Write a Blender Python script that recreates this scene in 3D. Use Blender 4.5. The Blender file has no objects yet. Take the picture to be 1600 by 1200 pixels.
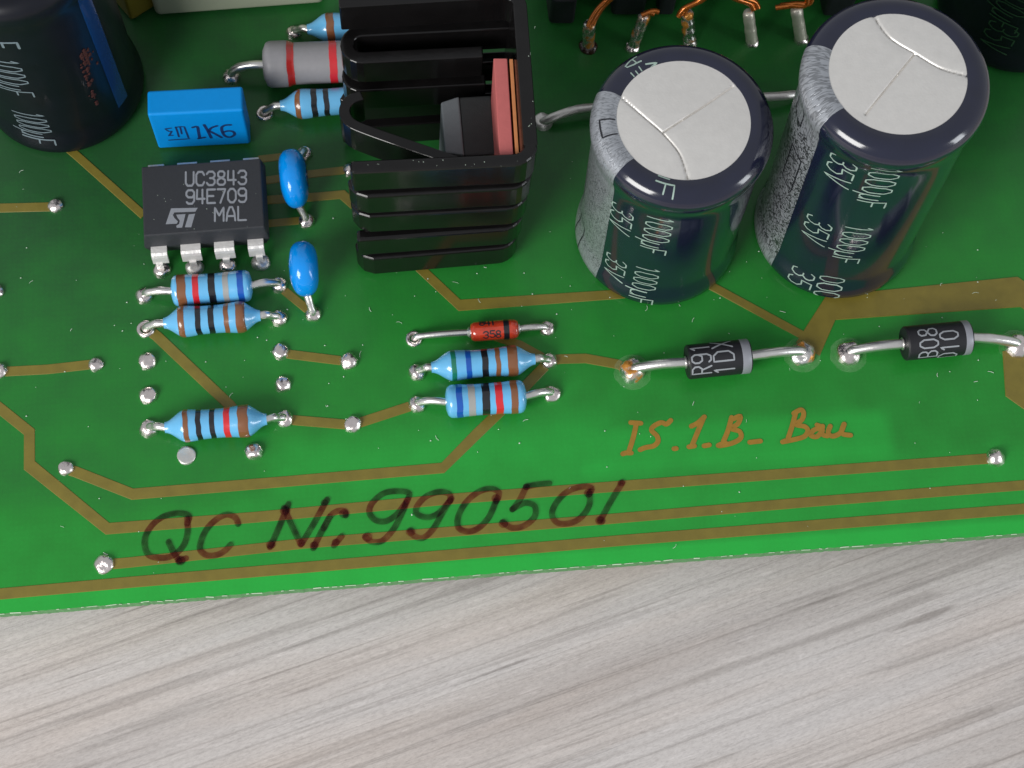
import bpy, math, random
from mathutils import Vector, Matrix, noise

random.seed(7)
sc = bpy.context.scene
COL = sc.collection
# ------------------------------------------------------------------ camera (1 unit = 1 mm)
CAM = Vector((-8.53742315, -42.36751844, 119.17385509))
RIGHT = Vector((0.9956247723651249, -0.08368303152889121, 0.04157478667447114))
UP = Vector((0.06477473758503861, 0.9387758089272722, 0.3383847129285468))
BACK = Vector((-0.06734646259219981, -0.3342112068843298, 0.9400889974727058))
FPX = 2600.0
cd = bpy.data.cameras.new('camera')
cam = bpy.data.objects.new('camera', cd)
COL.objects.link(cam)
m3 = Matrix((RIGHT, UP, BACK)).transposed()
cam.matrix_world = Matrix.Translation(CAM) @ m3.to_4x4()
cd.sensor_width = 36.0
cd.lens = 36.0 * FPX / 1600.0
cd.clip_start = 1.0
cd.clip_end = 3000.0
cd.dof.use_dof = True
cd.dof.focus_distance = 122.0
cd.dof.aperture_fstop = 0.0585 / 0.40
sc.camera = cam

# ------------------------------------------------------------------ world and lamps (indoor daylight)
W = bpy.data.worlds.new('World')
sc.world = W
W.use_nodes = True
bg = W.node_tree.nodes['Background']
bg.inputs[0].default_value = (0.93, 0.96, 1.0, 1)
bg.inputs[1].default_value = 0.43


def area_lamp(name, direction, dist, sx, sy, power, color):
    ld = bpy.data.lights.new(name, 'AREA')
    ld.shape = 'RECTANGLE'
    ld.size, ld.size_y = sx, sy
    ld.energy = power
    ld.color = color
    o = bpy.data.objects.new(name, ld)
    COL.objects.link(o)
    d = Vector(direction).normalized()
    o.location = d * dist
    o.rotation_euler = d.to_track_quat('Z', 'Y').to_euler()
    return o


area_lamp('window_lamp', (-0.70, -0.64, 0.58), 330, 160, 150, 1.03e6, (1.0, 0.985, 0.96))
area_lamp('side_window_lamp', (0.90, -0.40, 0.30), 330, 60, 150, 2.0e5, (0.92, 0.96, 1.0))
vs = sc.view_settings
vs.view_transform = 'Standard'
vs.look = 'None'
vs.exposure = 0.0
vs.gamma = 1.0


# ------------------------------------------------------------------ geometry helpers
def ray(px, py):
    return (RIGHT * ((px - 800) / FPX) + UP * (-(py - 600) / FPX) - BACK)


def U(px, py, z=0.0):
    d = ray(px, py)
    return CAM + d * ((z - CAM.z) / d.z)


def ray_plane(px, py, p0, n):
    d = ray(px, py)
    return CAM + d * ((p0 - CAM).dot(n) / d.dot(n))


def to_px(p):
    q = p - CAM
    w = -q.dot(BACK)
    return 800 + FPX * q.dot(RIGHT) / w, 600 - FPX * q.dot(UP) / w


def mesh_obj(name, verts, faces, mat, parent=None, smooth=True, sharp=40, loc=None, label=None):
    me = bpy.data.meshes.new(name)
    me.from_pydata([tuple(v) for v in verts], [], faces)
    me.materials.append(mat)
    if smooth:
        me.shade_smooth()
        me.set_sharp_from_angle(angle=math.radians(sharp))
    me.update()
    o = bpy.data.objects.new(name, me)
    COL.objects.link(o)
    if loc is not None:
        o.location = loc
    if parent is not None:
        o.parent = parent
    if label:
        o['label'] = label
    return o


def thing(name, loc, label, cat, group=None, rotz=0.0):
    o = bpy.data.objects.new(name, None)
    COL.objects.link(o)
    o.empty_display_size = 1.0
    o.location = loc
    o.rotation_euler = (0, 0, rotz)
    o['label'] = label
    o['category'] = cat
    if group:
        o['group'] = group
    return o


class MB:
    """collects shapes, all in one coordinate frame"""

    def __init__(s):
        s.v, s.f = [], []

    def add(s, v, f):
        k = len(s.v)
        s.v += [Vector(q) for q in v]
        s.f += [tuple(i + k for i in q) for q in f]

    def obj(s, name, mat, parent=None, off=None, **kw):
        vv = [q - off for q in s.v] if off is not None else s.v
        return mesh_obj(name, vv, s.f, mat, parent, **kw)


def frame_of(axis):
    a = axis.normalized()
    u = a.cross(Vector((0, 0, 1)))
    if u.length < 1e-4:
        u = Vector((1, 0, 0))
    u.normalize()
    return a, u, a.cross(u)


def lathe(prof, seg=32, origin=Vector((0, 0, 0)), axis=Vector((0, 0, 1)), cap=True, jitter=None):
    """prof: list of (r, t) along axis"""
    if abs(axis.normalized().z) > 0.999:
        a, u, w = Vector((0, 0, 1)), Vector((1, 0, 0)), Vector((0, 1, 0))
    else:
        a, u, w = frame_of(axis)
    V, F = [], []
    for r, t in prof:
        for k in range(seg):
            th = 2 * math.pi * k / seg
            rr = r if jitter is None else r * jitter(th, t)
            V.append(origin + a * t + (u * math.cos(th) + w * math.sin(th)) * rr)
    n = len(prof)
    for i in range(n - 1):
        for k in range(seg):
            k2 = (k + 1) % seg
            F.append((i * seg + k, i * seg + k2, (i + 1) * seg + k2, (i + 1) * seg + k))
    if cap:
        F.append(tuple(range(seg - 1, -1, -1)))
        F.append(tuple((n - 1) * seg + k for k in range(seg)))
    return V, F


def smooth_path(pts, n=6):
    if len(pts) < 3:
        return list(pts)
    out = []
    P = [pts[0]] + list(pts) + [pts[-1]]
    for i in range(1, len(P) - 2):
        p0, p1, p2, p3 = P[i - 1], P[i], P[i + 1], P[i + 2]
        for k in range(n):
            t = k / n
            out.append(0.5 * ((2 * p1) + (p2 - p0) * t + (2 * p0 - 5 * p1 + 4 * p2 - p3) * t * t
                              + (3 * p1 - p0 - 3 * p2 + p3) * t * t * t))
    out.append(pts[-1])
    return out


def tube(pts, rad, seg=12, wob=0.0):
    V, F = [], []
    n = len(pts)
    prev = None
    for i, p in enumerate(pts):
        t = (pts[min(i + 1, n - 1)] - pts[max(i - 1, 0)]).normalized()
        if prev is None:
            a, u, w = frame_of(t)
        else:
            u = (prev - t * prev.dot(t)).normalized()
            w = t.cross(u)
        prev = u
        r = rad[i] if isinstance(rad, (list, tuple)) else rad
        if wob:
            r *= 1 + wob * noise.noise(p * 1.7)
        for k in range(seg):
            th = 2 * math.pi * k / seg
            V.append(p + (u * math.cos(th) + w * math.sin(th)) * r)
    for i in range(n - 1):
        for k in range(seg):
            k2 = (k + 1) % seg
            F.append((i * seg + k, i * seg + k2, (i + 1) * seg + k2, (i + 1) * seg + k))
    F.append(tuple(range(seg - 1, -1, -1)))
    F.append(tuple((n - 1) * seg + k for k in range(seg)))
    return V, F


def prism(poly, z0, z1):
    n = len(poly)
    V = [Vector((p[0], p[1], z0)) for p in poly] + [Vector((p[0], p[1], z1)) for p in poly]
    F = [tuple(range(n - 1, -1, -1)), tuple(range(n, 2 * n))]
    for i in range(n):
        j = (i + 1) % n
        F.append((i, j, n + j, n + i))
    return V, F


def area2(poly):
    return sum(poly[i][0] * poly[(i + 1) % len(poly)][1] - poly[(i + 1) % len(poly)][0] * poly[i][1]
               for i in range(len(poly)))


def strip_poly(pts, th):
    """plan outline of a wall of thickness th along the 2D path pts"""
    L, R = [], []
    n = len(pts)
    for i in range(n):
        a = Vector(pts[max(i - 1, 0)]); b = Vector(pts[min(i + 1, n - 1)])
        t = (b - a).normalized()
        k = 1.0
        if 0 < i < n - 1:
            t1 = (Vector(pts[i]) - a).normalized()
            k = 1.0 / max(0.5, t.dot(t1))
        nrm = Vector((-t.y, t.x)) * th * 0.5 * k
        L.append(Vector(pts[i]) + nrm)
        R.append(Vector(pts[i]) - nrm)
    return L, R


def wall(pts, th, z0, z1):
    L, R = strip_poly(pts, th)
    V, F = [], []
    n = len(L)
    for l, r in zip(L, R):
        V += [Vector((l.x, l.y, z0)), Vector((l.x, l.y, z1)), Vector((r.x, r.y, z1)), Vector((r.x, r.y, z0))]
    for i in range(n - 1):
        for k in range(4):
            k2 = (k + 1) % 4
            F.append((i * 4 + k, (i + 1) * 4 + k, (i + 1) * 4 + k2, i * 4 + k2))
    F.append((0, 1, 2, 3))
    F.append(((n - 1) * 4 + 3, (n - 1) * 4 + 2, (n - 1) * 4 + 1, (n - 1) * 4))
    return V, F


def bevel(o, w, seg=3):
    m = o.modifiers.new('bevel', 'BEVEL')
    m.width = w
    m.segments = seg
    m.limit_method = 'ANGLE'
    m.angle_limit = math.radians(35)
    m.harden_normals = False
    return o


# ---- flat lettering: ribbons built in 2D, then mapped on to a surface
def resample(pts, step):
    out = [Vector(pts[0])]
    for a, b in zip(pts[:-1], pts[1:]):
        a, b = Vector(a), Vector(b)
        n = max(1, int(math.ceil((b - a).length / step)))
        for k in range(1, n + 1):
            out.append(a + (b - a) * (k / n))
    return out


def ribbon2d(pts, w, step=0.2, caps=True):
    """list of 2D points -> (verts2d, faces)"""
    P = resample(pts, step)
    P = [p for i, p in enumerate(P) if i == 0 or (p - P[i - 1]).length > 1e-5]
    n = len(P)
    V, F = [], []
    if n < 2:
        return V, F
    closed = (P[0] - P[-1]).length < 1e-4
    for i in range(n):
        a = P[i - 1] if i else (P[-2] if closed else P[0])
        b = P[i + 1] if i < n - 1 else (P[1] if closed else P[-1])
        t = (b - a).normalized()
        nr = Vector((-t.y, t.x)) * (w(i / (n - 1)) if callable(w) else w) * 0.5
        V += [P[i] + nr, P[i] - nr]
    for i in range(n - 1):
        F.append((2 * i, 2 * i + 1, 2 * i + 3, 2 * i + 2))
    if caps and not closed:
        for end in (0, n - 1):
            a = V[2 * end] if end else V[1]
            b = V[2 * end + 1] if end else V[0]
            c = (a + b) / 2
            k0 = len(V)
            m = 5
            base = a - c
            ids = [2 * end if end else 1]
            for k in range(1, m):
                th = -math.pi * k / m
                V.append(c + Vector((base.x * math.cos(th) - base.y * math.sin(th),
                                     base.x * math.sin(th) + base.y * math.cos(th))))
                ids.append(k0 + k - 1)
            ids.append(2 * end + 1 if end else 0)
            F.append(tuple(reversed(ids)))
    return V, F


G = {
    'U': [[(0, 6), (0, 1.2), (.9, 0), (3.1, 0), (4, 1.2), (4, 6)]],
    'C': [[(4, 4.6), (3.1, 6), (1, 6), (0, 4.8), (0, 1.2), (1, 0), (3.1, 0), (4, 1.4)]],
    '3': [[(0, 5), (1, 6), (3, 6), (4, 5), (4, 4), (3, 3.1), (1.6, 3.1)], [(3, 3.1), (4, 2.2), (4, 1), (3, 0), (1, 0), (0, 1)]],
    '8': [[(2, 3.1), (.5, 3.8), (.3, 5.2), (1.2, 6), (2.8, 6), (3.7, 5.2), (3.5, 3.8), (2, 3.1), (.2, 2.2), (0, .9), (1, 0), (3, 0), (4, .9), (3.8, 2.2), (2, 3.1)]],
    '4': [[(.2, 6), (0, 2), (4, 2)], [(2.9, 6), (2.9, 0)]],
    '9': [[(4, 4), (3.1, 2.8), (1, 2.8), (0, 3.8), (0, 5.1), (1, 6), (3, 6), (4, 5), (4, 1.2), (3, 0), (1, 0), (.2, .7)]],
    'E': [[(4, 6), (0, 6), (0, 0), (4, 0)], [(0, 3.1), (3.2, 3.1)]],
    '7': [[(0, 6), (4, 6), (1.4, 0)]],
    '0': [[(1.2, 0), (0, 1.4), (0, 4.6), (1.2, 6), (2.8, 6), (4, 4.6), (4, 1.4), (2.8, 0), (1.2, 0)]],
    'M': [[(0, 0), (0, 6), (2, 2.4), (4, 6), (4, 0)]],
    'A': [[(0, 0), (.4, 3.4), (1.4, 6), (2.6, 6), (3.6, 3.4), (4, 0)], [(.3, 2), (3.7, 2)]],
    'L': [[(0, 6), (0, 0), (3.6, 0)]],
    '1': [[(.8, 4.8), (2, 6), (2, 0)]],
    'I': [[(2, 6), (2, 0)]],
    'K': [[(0, 0), (0, 6)], [(3.8, 6), (0, 2.4)], [(1.2, 3.4), (4, 0)]],
    '6': [[(3.6, 5.6), (2.2, 6), (1, 5.6), (.1, 3.6), (0, 1.4), (1, 0), (3, 0), (4, 1), (4, 2.2), (3, 3.2), (1, 3.2), (.1, 2.4)]],
    '5': [[(3.8, 6), (.4, 6), (.1, 3.4), (2.6, 3.6), (4, 2.6), (4, 1), (3, 0), (1, 0), (0, .8)]],
    'V': [[(0, 6), (2, 0), (4, 6)]],
    'u': [[(0, -1.6), (.4, 4)], [(.2, 1), (1, 0), (2.4, 0), (3.4, 1)], [(3.6, 4), (3.4, 0)]],
    'F': [[(0, 0), (0, 6), (3.8, 6)], [(0, 3.2), (3, 3.2)]],
    'R': [[(0, 0), (0, 6), (2.8, 6), (4, 5.2), (4, 4), (2.8, 3), (0, 3)], [(2.2, 3), (4, 0)]],
    'D': [[(0, 0), (0, 6), (2.4, 6), (4, 4.6), (4, 1.4), (2.4, 0), (0, 0)]],
    'X': [[(0, 6), (4, 0)], [(4, 6), (0, 0)]],
    'B': [[(0, 0), (0, 6), (2.6, 6), (3.7, 5.2), (3.7, 4), (2.6, 3.1), (0, 3.1)], [(2.6, 3.1), (4, 2.2), (4, .9), (2.8, 0), (0, 0)]],
    '-': [[(.4, 3), (3.6, 3)]],
}
ADV = 5.6


def text2d(s, h, wx, stroke, gap=ADV, mapf=None, step=0.15):
    """text of height h; one glyph cell is wx wide for 4 units; returns (V2, F)"""
    V, F = [], []
    for i, ch in enumerate(s):
        for st in G.get(ch, []):
            pts = [((x + i * gap) * wx / 4.0, y * h / 6.0) for x, y in st]
            v, f = ribbon2d(pts, stroke, step)
            k = len(V)
            V += [Vector((q.x, q.y, 0.0004 * (j % 23) + 0.00008 * j)) for j, q in enumerate(v, k)]
            F += [tuple(q + k for q in g) for g in f]
    return V, F


def px_strokes(strokes, w, place, z=0.02, dz=0.0, smooth=True, n=5):
    """pen strokes given as points seen in the photograph, laid on the board plane"""
    mb = MB()
    zz = z
    for st in strokes:
        P = [place(*p) for p in st]
        P = [Vector((p.x, p.y)) for p in P]
        if smooth and len(P) > 2:
            P = smooth_path(P, n)
        v, f = ribbon2d(P, w, 0.25)
        V3 = []
        for i, q in enumerate(v):
            V3.append(Vector((q.x, q.y, zz + dz * i)))
        zz += dz * len(v) + (0.0012 if dz else 0)
        mb.add(V3, f)
    return mb


# ------------------------------------------------------------------ material helpers
def lin(r, g, b):
    def c(x):
        x /= 255.0
        return x / 12.92 if x <= 0.04045 else ((x + 0.055) / 1.055) ** 2.4
    return (c(r), c(g), c(b), 1.0)


def new_mat(name):
    m = bpy.data.materials.new(name)
    m.use_nodes = True
    return m, m.node_tree.nodes, m.node_tree.links, m.node_tree.nodes['Principled BSDF']


def simple(name, col, rough=0.4, metal=0.0, coat=0.0, var=0.12, vscale=2.0, bump=0.0, bscale=6.0, spec=0.5, sss=0.0):
    m, N, L, B = new_mat(name)
    B.inputs['Roughness'].default_value = rough
    B.inputs['Metallic'].default_value = metal
    B.inputs['Coat Weight'].default_value = coat
    B.inputs['Coat Roughness'].default_value = 0.08
    B.inputs['Specular IOR Level'].default_value = spec
    tc = N.new('ShaderNodeTexCoord')
    nz = N.new('ShaderNodeTexNoise')
    nz.inputs['Scale'].default_value = vscale
    nz.inputs['Detail'].default_value = 4
    L.new(tc.outputs['Object'], nz.inputs['Vector'])
    mx = N.new('ShaderNodeMix'); mx.data_type = 'RGBA'
    mx.inputs['A'].default_value = tuple(min(1, c * (1 - var)) for c in col[:3]) + (1,)
    mx.inputs['B'].default_value = tuple(min(1, c * (1 + var)) for c in col[:3]) + (1,)
    L.new(nz.outputs['Fac'], mx.inputs['Factor'])
    L.new(mx.outputs['Result'], B.inputs['Base Color'])
    if bump:
        n2 = N.new('ShaderNodeTexNoise')
        n2.inputs['Scale'].default_value = bscale
        n2.inputs['Detail'].default_value = 5
        L.new(tc.outputs['Object'], n2.inputs['Vector'])
        bp = N.new('ShaderNodeBump')
        bp.inputs['Strength'].default_value = bump
        bp.inputs['Distance'].default_value = 0.1
        L.new(n2.outputs['Fac'], bp.inputs['Height'])
        L.new(bp.outputs['Normal'], B.inputs['Normal'])
    if sss:
        B.inputs['Subsurface Weight'].default_value = sss
        B.inputs['Subsurface Radius'].default_value = (0.3, 0.3, 0.3)
    return m


def math_node(N, L, op, a, b=None, clamp=False):
    n = N.new('ShaderNodeMath')
    n.operation = op
    n.use_clamp = clamp
    for i, x in enumerate((a, b)):
        if x is None:
            continue
        if isinstance(x, (int, float)):
            n.inputs[i].default_value = x
        else:
            L.new(x, n.inputs[i])
    return n.outputs[0]


def wood_material():
    m, N, L, B = new_mat('grey_oak')
    tc = N.new('ShaderNodeTexCoord')
    a = U(1000, 1085); b = U(1500, 905)
    ang = math.atan2((b - a).y, (b - a).x) + math.radians(0.3)
    mp = N.new('ShaderNodeMapping')
    mp.vector_type = 'TEXTURE'
    mp.inputs['Rotation'].default_value = (0, 0, ang)
    L.new(tc.outputs['Object'], mp.inputs['Vector'])

    def nz(sx, sy, detail=6, rough=0.6, dist=0.0, off=0.0):
        q = N.new('ShaderNodeMapping')
        q.inputs['Scale'].default_value = (sx, sy, 1)
        q.inputs['Location'].default_value = (off, off * 1.7, 0)
        L.new(mp.outputs['Vector'], q.inputs['Vector'])
        t = N.new('ShaderNodeTexNoise')
        t.inputs['Scale'].default_value = 1.0
        t.inputs['Detail'].default_value = detail
        t.inputs['Roughness'].default_value = rough
        t.inputs['Distortion'].default_value = dist
        L.new(q.outputs['Vector'], t.inputs['Vector'])
        return t.outputs['Fac']

    def ramp(src, stops):
        r = N.new('ShaderNodeValToRGB')
        e = r.color_ramp.elements
        while len(e) < len(stops):
            e.new(0.5)
        for q, (p, c) in zip(e, stops):
            q.position = p
            q.color = c
        L.new(src, r.inputs['Fac'])
        return r.outputs['Color']

    def mul(a_, b_, f):
        x = N.new('ShaderNodeMix'); x.data_type = 'RGBA'; x.blend_type = 'MULTIPLY'
        x.inputs['Factor'].default_value = f
        L.new(a_, x.inputs['A']); L.new(b_, x.inputs['B'])
        return x.outputs['Result']
    base = ramp(nz(0.018, 0.16, 5, 0.55, 0.4), [(0.3, lin(178, 171, 168)), (0.5, lin(193, 187, 184)), (0.7, lin(203, 198, 196))])
    tint = ramp(nz(0.03, 0.22, 3, 0.5, 0.2, 31), [(0.46, (1, 1, 1, 1)), (0.70, (1.0, 0.945, 0.90, 1))])
    c = mul(base, tint, 0.8)
    fine = ramp(nz(0.055, 2.6, 8, 0.75, 0.15, 7), [(0.33, (0.62, 0.61, 0.61, 1)), (0.46, (0.95, 0.95, 0.95, 1)), (0.68, (1.08, 1.08, 1.08, 1))])
    c = mul(c, fine, 0.62)
    crack = ramp(nz(0.026, 1.0, 3, 0.5, 0.25, 53), [(0.265, (0.46, 0.44, 0.43, 1)), (0.305, (0.82, 0.81, 0.80, 1)), (0.37, (1, 1, 1, 1))])
    c = mul(c, crack, 0.32)
    crack2 = ramp(nz(0.05, 1.25, 2, 0.5, 0.3, 91), [(0.27, (0.55, 0.53, 0.52, 1)), (0.34, (1, 1, 1, 1))])
    c = mul(c, crack2, 0.75)
    for sx, sy, o_, k0 in ((0.0065, 0.46, 171, .44), (0.012, 1.0, 433, .36)):
        iso = math_node(N, L, 'ABSOLUTE', math_node(N, L, 'SUBTRACT', nz(sx, sy, 2, 0.5, 0.12, o_), 0.5))
        msk = math_node(N, L, 'MAXIMUM', math_node(N, L, 'SUBTRACT', nz(0.035, 0.22, 2, 0.5, 0.0, o_ + 40), 0.50), 0.0)
        iso2 = math_node(N, L, 'ADD', iso, math_node(N, L, 'MULTIPLY', msk, 0.9))
        line = ramp(iso2, [(0.010, (0.52, 0.50, 0.49, 1)), (0.022, (0.84, 0.83, 0.82, 1)), (0.050, (1, 1, 1, 1))])
        c = mul(c, line, k0)
    white = ramp(nz(0.35, 2.6, 4, 0.7, 0.4, 301), [(0.56, (1, 1, 1, 1)), (0.72, (1.16, 1.16, 1.17, 1))])
    c = mul(c, white, 0.9)
    pores = ramp(nz(2.2, 7.5, 5, 0.8, 0.2, 13), [(0.34, (0.78, 0.77, 0.77, 1)), (0.5, (1, 1, 1, 1)), (0.66, (1.13, 1.13, 1.13, 1))])
    c = mul(c, pores, 0.8)
    L.new(c, B.inputs['Base Color'])
    B.inputs['Roughness'].default_value = 0.55
    B.inputs['Specular IOR Level'].default_value = 0.35
    bp = N.new('ShaderNodeBump')
    bp.inputs['Strength'].default_value = 0.35
    bp.inputs['Distance'].default_value = 0.12
    h = N.new('ShaderNodeMix'); h.data_type = 'RGBA'
    h.inputs['Factor'].default_value = 0.5
    L.new(fine, h.inputs['A']); L.new(crack, h.inputs['B'])
    L.new(h.outputs['Result'], bp.inputs['Height'])
    L.new(bp.outputs['Normal'], B.inputs['Normal'])
    return m


def board_material():
    """green solder mask; brighter where no copper lies behind; light falloff to top and left painted in"""
    m, N, L, B = new_mat('solder_mask')
    tc = N.new('ShaderNodeTexCoord')
    nz = N.new('ShaderNodeTexNoise')
    nz.inputs['Scale'].default_value = 0.09
    nz.inputs['Detail'].default_value = 3
    L.new(tc.outputs['Object'], nz.inputs['Vector'])
    sub = N.new('ShaderNodeVectorMath'); sub.operation = 'SUBTRACT'
    sub.inputs[1].default_value = (0.5, 0.5, 0.5)
    L.new(nz.outputs['Color'], sub.inputs[0])
    scl = N.new('ShaderNodeVectorMath'); scl.operation = 'SCALE'
    scl.inputs['Scale'].default_value = 5.0
    L.new(sub.outputs[0], scl.inputs[0])
    add = N.new('ShaderNodeVectorMath'); add.operation = 'ADD'
    L.new(tc.outputs['Object'], add.inputs[0]); L.new(scl.outputs[0], add.inputs[1])
    sp = N.new('ShaderNodeSeparateXYZ')
    L.new(add.outputs[0], sp.inputs[0])
    sp0 = N.new('ShaderNodeSeparateXYZ')
    L.new(tc.outputs['Object'], sp0.inputs[0])

    def sstep(v, a, b):
        r = N.new('ShaderNodeMapRange'); r.interpolation_type = 'SMOOTHSTEP'
        r.inputs['From Min'].default_value = a; r.inputs['From Max'].default_value = b
        r.inputs['To Min'].default_value = 0; r.inputs['To Max'].default_value = 1
        L.new(v, r.inputs['Value'])
        return r.outputs['Result']

    def box(s, x0, x1, y0, y1, e):
        return math_node(N, L, 'MULTIPLY',
                         math_node(N, L, 'MULTIPLY', sstep(s.outputs[0], x0 - e, x0 + e), sstep(s.outputs[0], x1 + e, x1 - e)),
                         math_node(N, L, 'MULTIPLY', sstep(s.outputs[1], y0 - e, y0 + e), sstep(s.outputs[1], y1 + e, y1 - e)))
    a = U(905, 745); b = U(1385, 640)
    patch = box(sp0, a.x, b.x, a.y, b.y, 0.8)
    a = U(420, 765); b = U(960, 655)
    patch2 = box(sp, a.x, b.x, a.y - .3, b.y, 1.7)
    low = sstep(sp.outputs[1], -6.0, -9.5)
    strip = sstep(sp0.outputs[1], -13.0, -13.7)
    wide = sstep(sp.outputs[1], 22.0, -3.0)  # lamp falloff and shade of tall parts painted in, darker up the board
    right = sstep(sp.outputs[0], -36.0, 0.0)  # same painted shade, darker toward the left
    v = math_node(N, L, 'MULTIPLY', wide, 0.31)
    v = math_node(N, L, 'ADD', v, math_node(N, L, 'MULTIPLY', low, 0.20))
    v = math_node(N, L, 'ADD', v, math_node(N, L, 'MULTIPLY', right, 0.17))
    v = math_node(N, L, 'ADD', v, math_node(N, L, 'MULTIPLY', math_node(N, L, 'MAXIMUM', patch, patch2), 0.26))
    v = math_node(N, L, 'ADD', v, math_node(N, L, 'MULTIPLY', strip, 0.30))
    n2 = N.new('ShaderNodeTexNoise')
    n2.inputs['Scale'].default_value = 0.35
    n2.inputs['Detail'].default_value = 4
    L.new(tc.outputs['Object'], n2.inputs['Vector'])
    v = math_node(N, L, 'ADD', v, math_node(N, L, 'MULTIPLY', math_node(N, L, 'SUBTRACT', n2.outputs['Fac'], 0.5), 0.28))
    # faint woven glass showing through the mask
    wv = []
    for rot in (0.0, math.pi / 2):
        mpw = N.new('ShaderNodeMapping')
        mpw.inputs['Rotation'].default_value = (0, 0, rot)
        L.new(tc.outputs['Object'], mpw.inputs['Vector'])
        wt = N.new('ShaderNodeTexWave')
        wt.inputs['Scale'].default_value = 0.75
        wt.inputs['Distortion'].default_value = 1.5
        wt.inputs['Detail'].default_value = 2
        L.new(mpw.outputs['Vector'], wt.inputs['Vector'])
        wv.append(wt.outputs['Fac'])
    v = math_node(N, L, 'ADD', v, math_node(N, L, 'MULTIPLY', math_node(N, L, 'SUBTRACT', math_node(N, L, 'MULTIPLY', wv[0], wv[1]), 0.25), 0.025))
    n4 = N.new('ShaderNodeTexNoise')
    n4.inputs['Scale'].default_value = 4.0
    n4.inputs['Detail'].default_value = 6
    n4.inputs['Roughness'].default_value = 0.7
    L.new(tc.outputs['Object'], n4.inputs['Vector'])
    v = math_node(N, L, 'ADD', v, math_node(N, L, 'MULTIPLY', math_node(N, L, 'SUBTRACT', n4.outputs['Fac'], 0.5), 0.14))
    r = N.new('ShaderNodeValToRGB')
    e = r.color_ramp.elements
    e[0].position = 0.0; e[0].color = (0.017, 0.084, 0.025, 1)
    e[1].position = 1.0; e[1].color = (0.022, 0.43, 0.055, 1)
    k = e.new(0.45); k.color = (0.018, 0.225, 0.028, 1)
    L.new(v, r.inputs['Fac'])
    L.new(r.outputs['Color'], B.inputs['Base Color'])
    B.inputs['Roughness'].default_value = 0.32
    B.inputs['Coat Weight'].default_value = 0.12
    B.inputs['Specular IOR Level'].default_value = 0.3
    B.inputs['Coat Roughness'].default_value = 0.12
    n3 = N.new('ShaderNodeTexNoise')
    n3.inputs['Scale'].default_value = 1.6
    n3.inputs['Detail'].default_value = 3
    L.new(tc.outputs['Object'], n3.inputs['Vector'])
    bp = N.new('ShaderNodeBump')
    bp.inputs['Strength'].default_value = 0.12
    bp.inputs['Distance'].default_value = 0.08
    L.new(n3.outputs['Fac'], bp.inputs['Height'])
    L.new(bp.outputs['Normal'], B.inputs['Normal'])
    return m


def solder_material(name, flux=False):
    m, N, L, B = new_mat(name)
    B.inputs['Metallic'].default_value = 1.0
    B.inputs['Base Color'].default_value = (0.90, 0.81, 0.79, 1)
    tc = N.new('ShaderNodeTexCoord')
    nz = N.new('ShaderNodeTexNoise')
    nz.inputs['Scale'].default_value = 2.8
    nz.inputs['Detail'].default_value = 6
    L.new(tc.outputs['Object'], nz.inputs['Vector'])
    mr = N.new('ShaderNodeMapRange')
    mr.inputs['To Min'].default_value = 0.10; mr.inputs['To Max'].default_value = 0.40
    L.new(nz.outputs['Fac'], mr.inputs['Value'])
    L.new(mr.outputs['Result'], B.inputs['Roughness'])
    bp = N.new('ShaderNodeBump')
    bp.inputs['Strength'].default_value = 0.45
    bp.inputs['Distance'].default_value = 0.12
    L.new(nz.outputs['Fac'], bp.inputs['Height'])
    L.new(bp.outputs['Normal'], B.inputs['Normal'])
    if flux:
        n2 = N.new('ShaderNodeTexNoise')
        n2.inputs['Scale'].default_value = 1.1
        n2.inputs['Detail'].default_value = 5
        L.new(tc.outputs['Object'], n2.inputs['Vector'])
        r = N.new('ShaderNodeValToRGB')
        e = r.color_ramp.elements
        e[0].position = 0.47; e[0].color = (0.83, 0.81, 0.79, 1)
        e[1].position = 0.58; e[1].color = (0.62, 0.27, 0.05, 1)
        L.new(n2.outputs['Fac'], r.inputs['Fac'])
        L.new(r.outputs['Color'], B.inputs['Base Color'])
        r2 = N.new('ShaderNodeMapRange')
        r2.inputs['From Min'].default_value = 0.47; r2.inputs['From Max'].default_value = 0.58
        r2.inputs['To Min'].default_value = 1.0; r2.inputs['To Max'].default_value = 0.35
        L.new(n2.outputs['Fac'], r2.inputs['Value'])
        L.new(r2.outputs['Result'], B.inputs['Metallic'])
    return m


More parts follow.
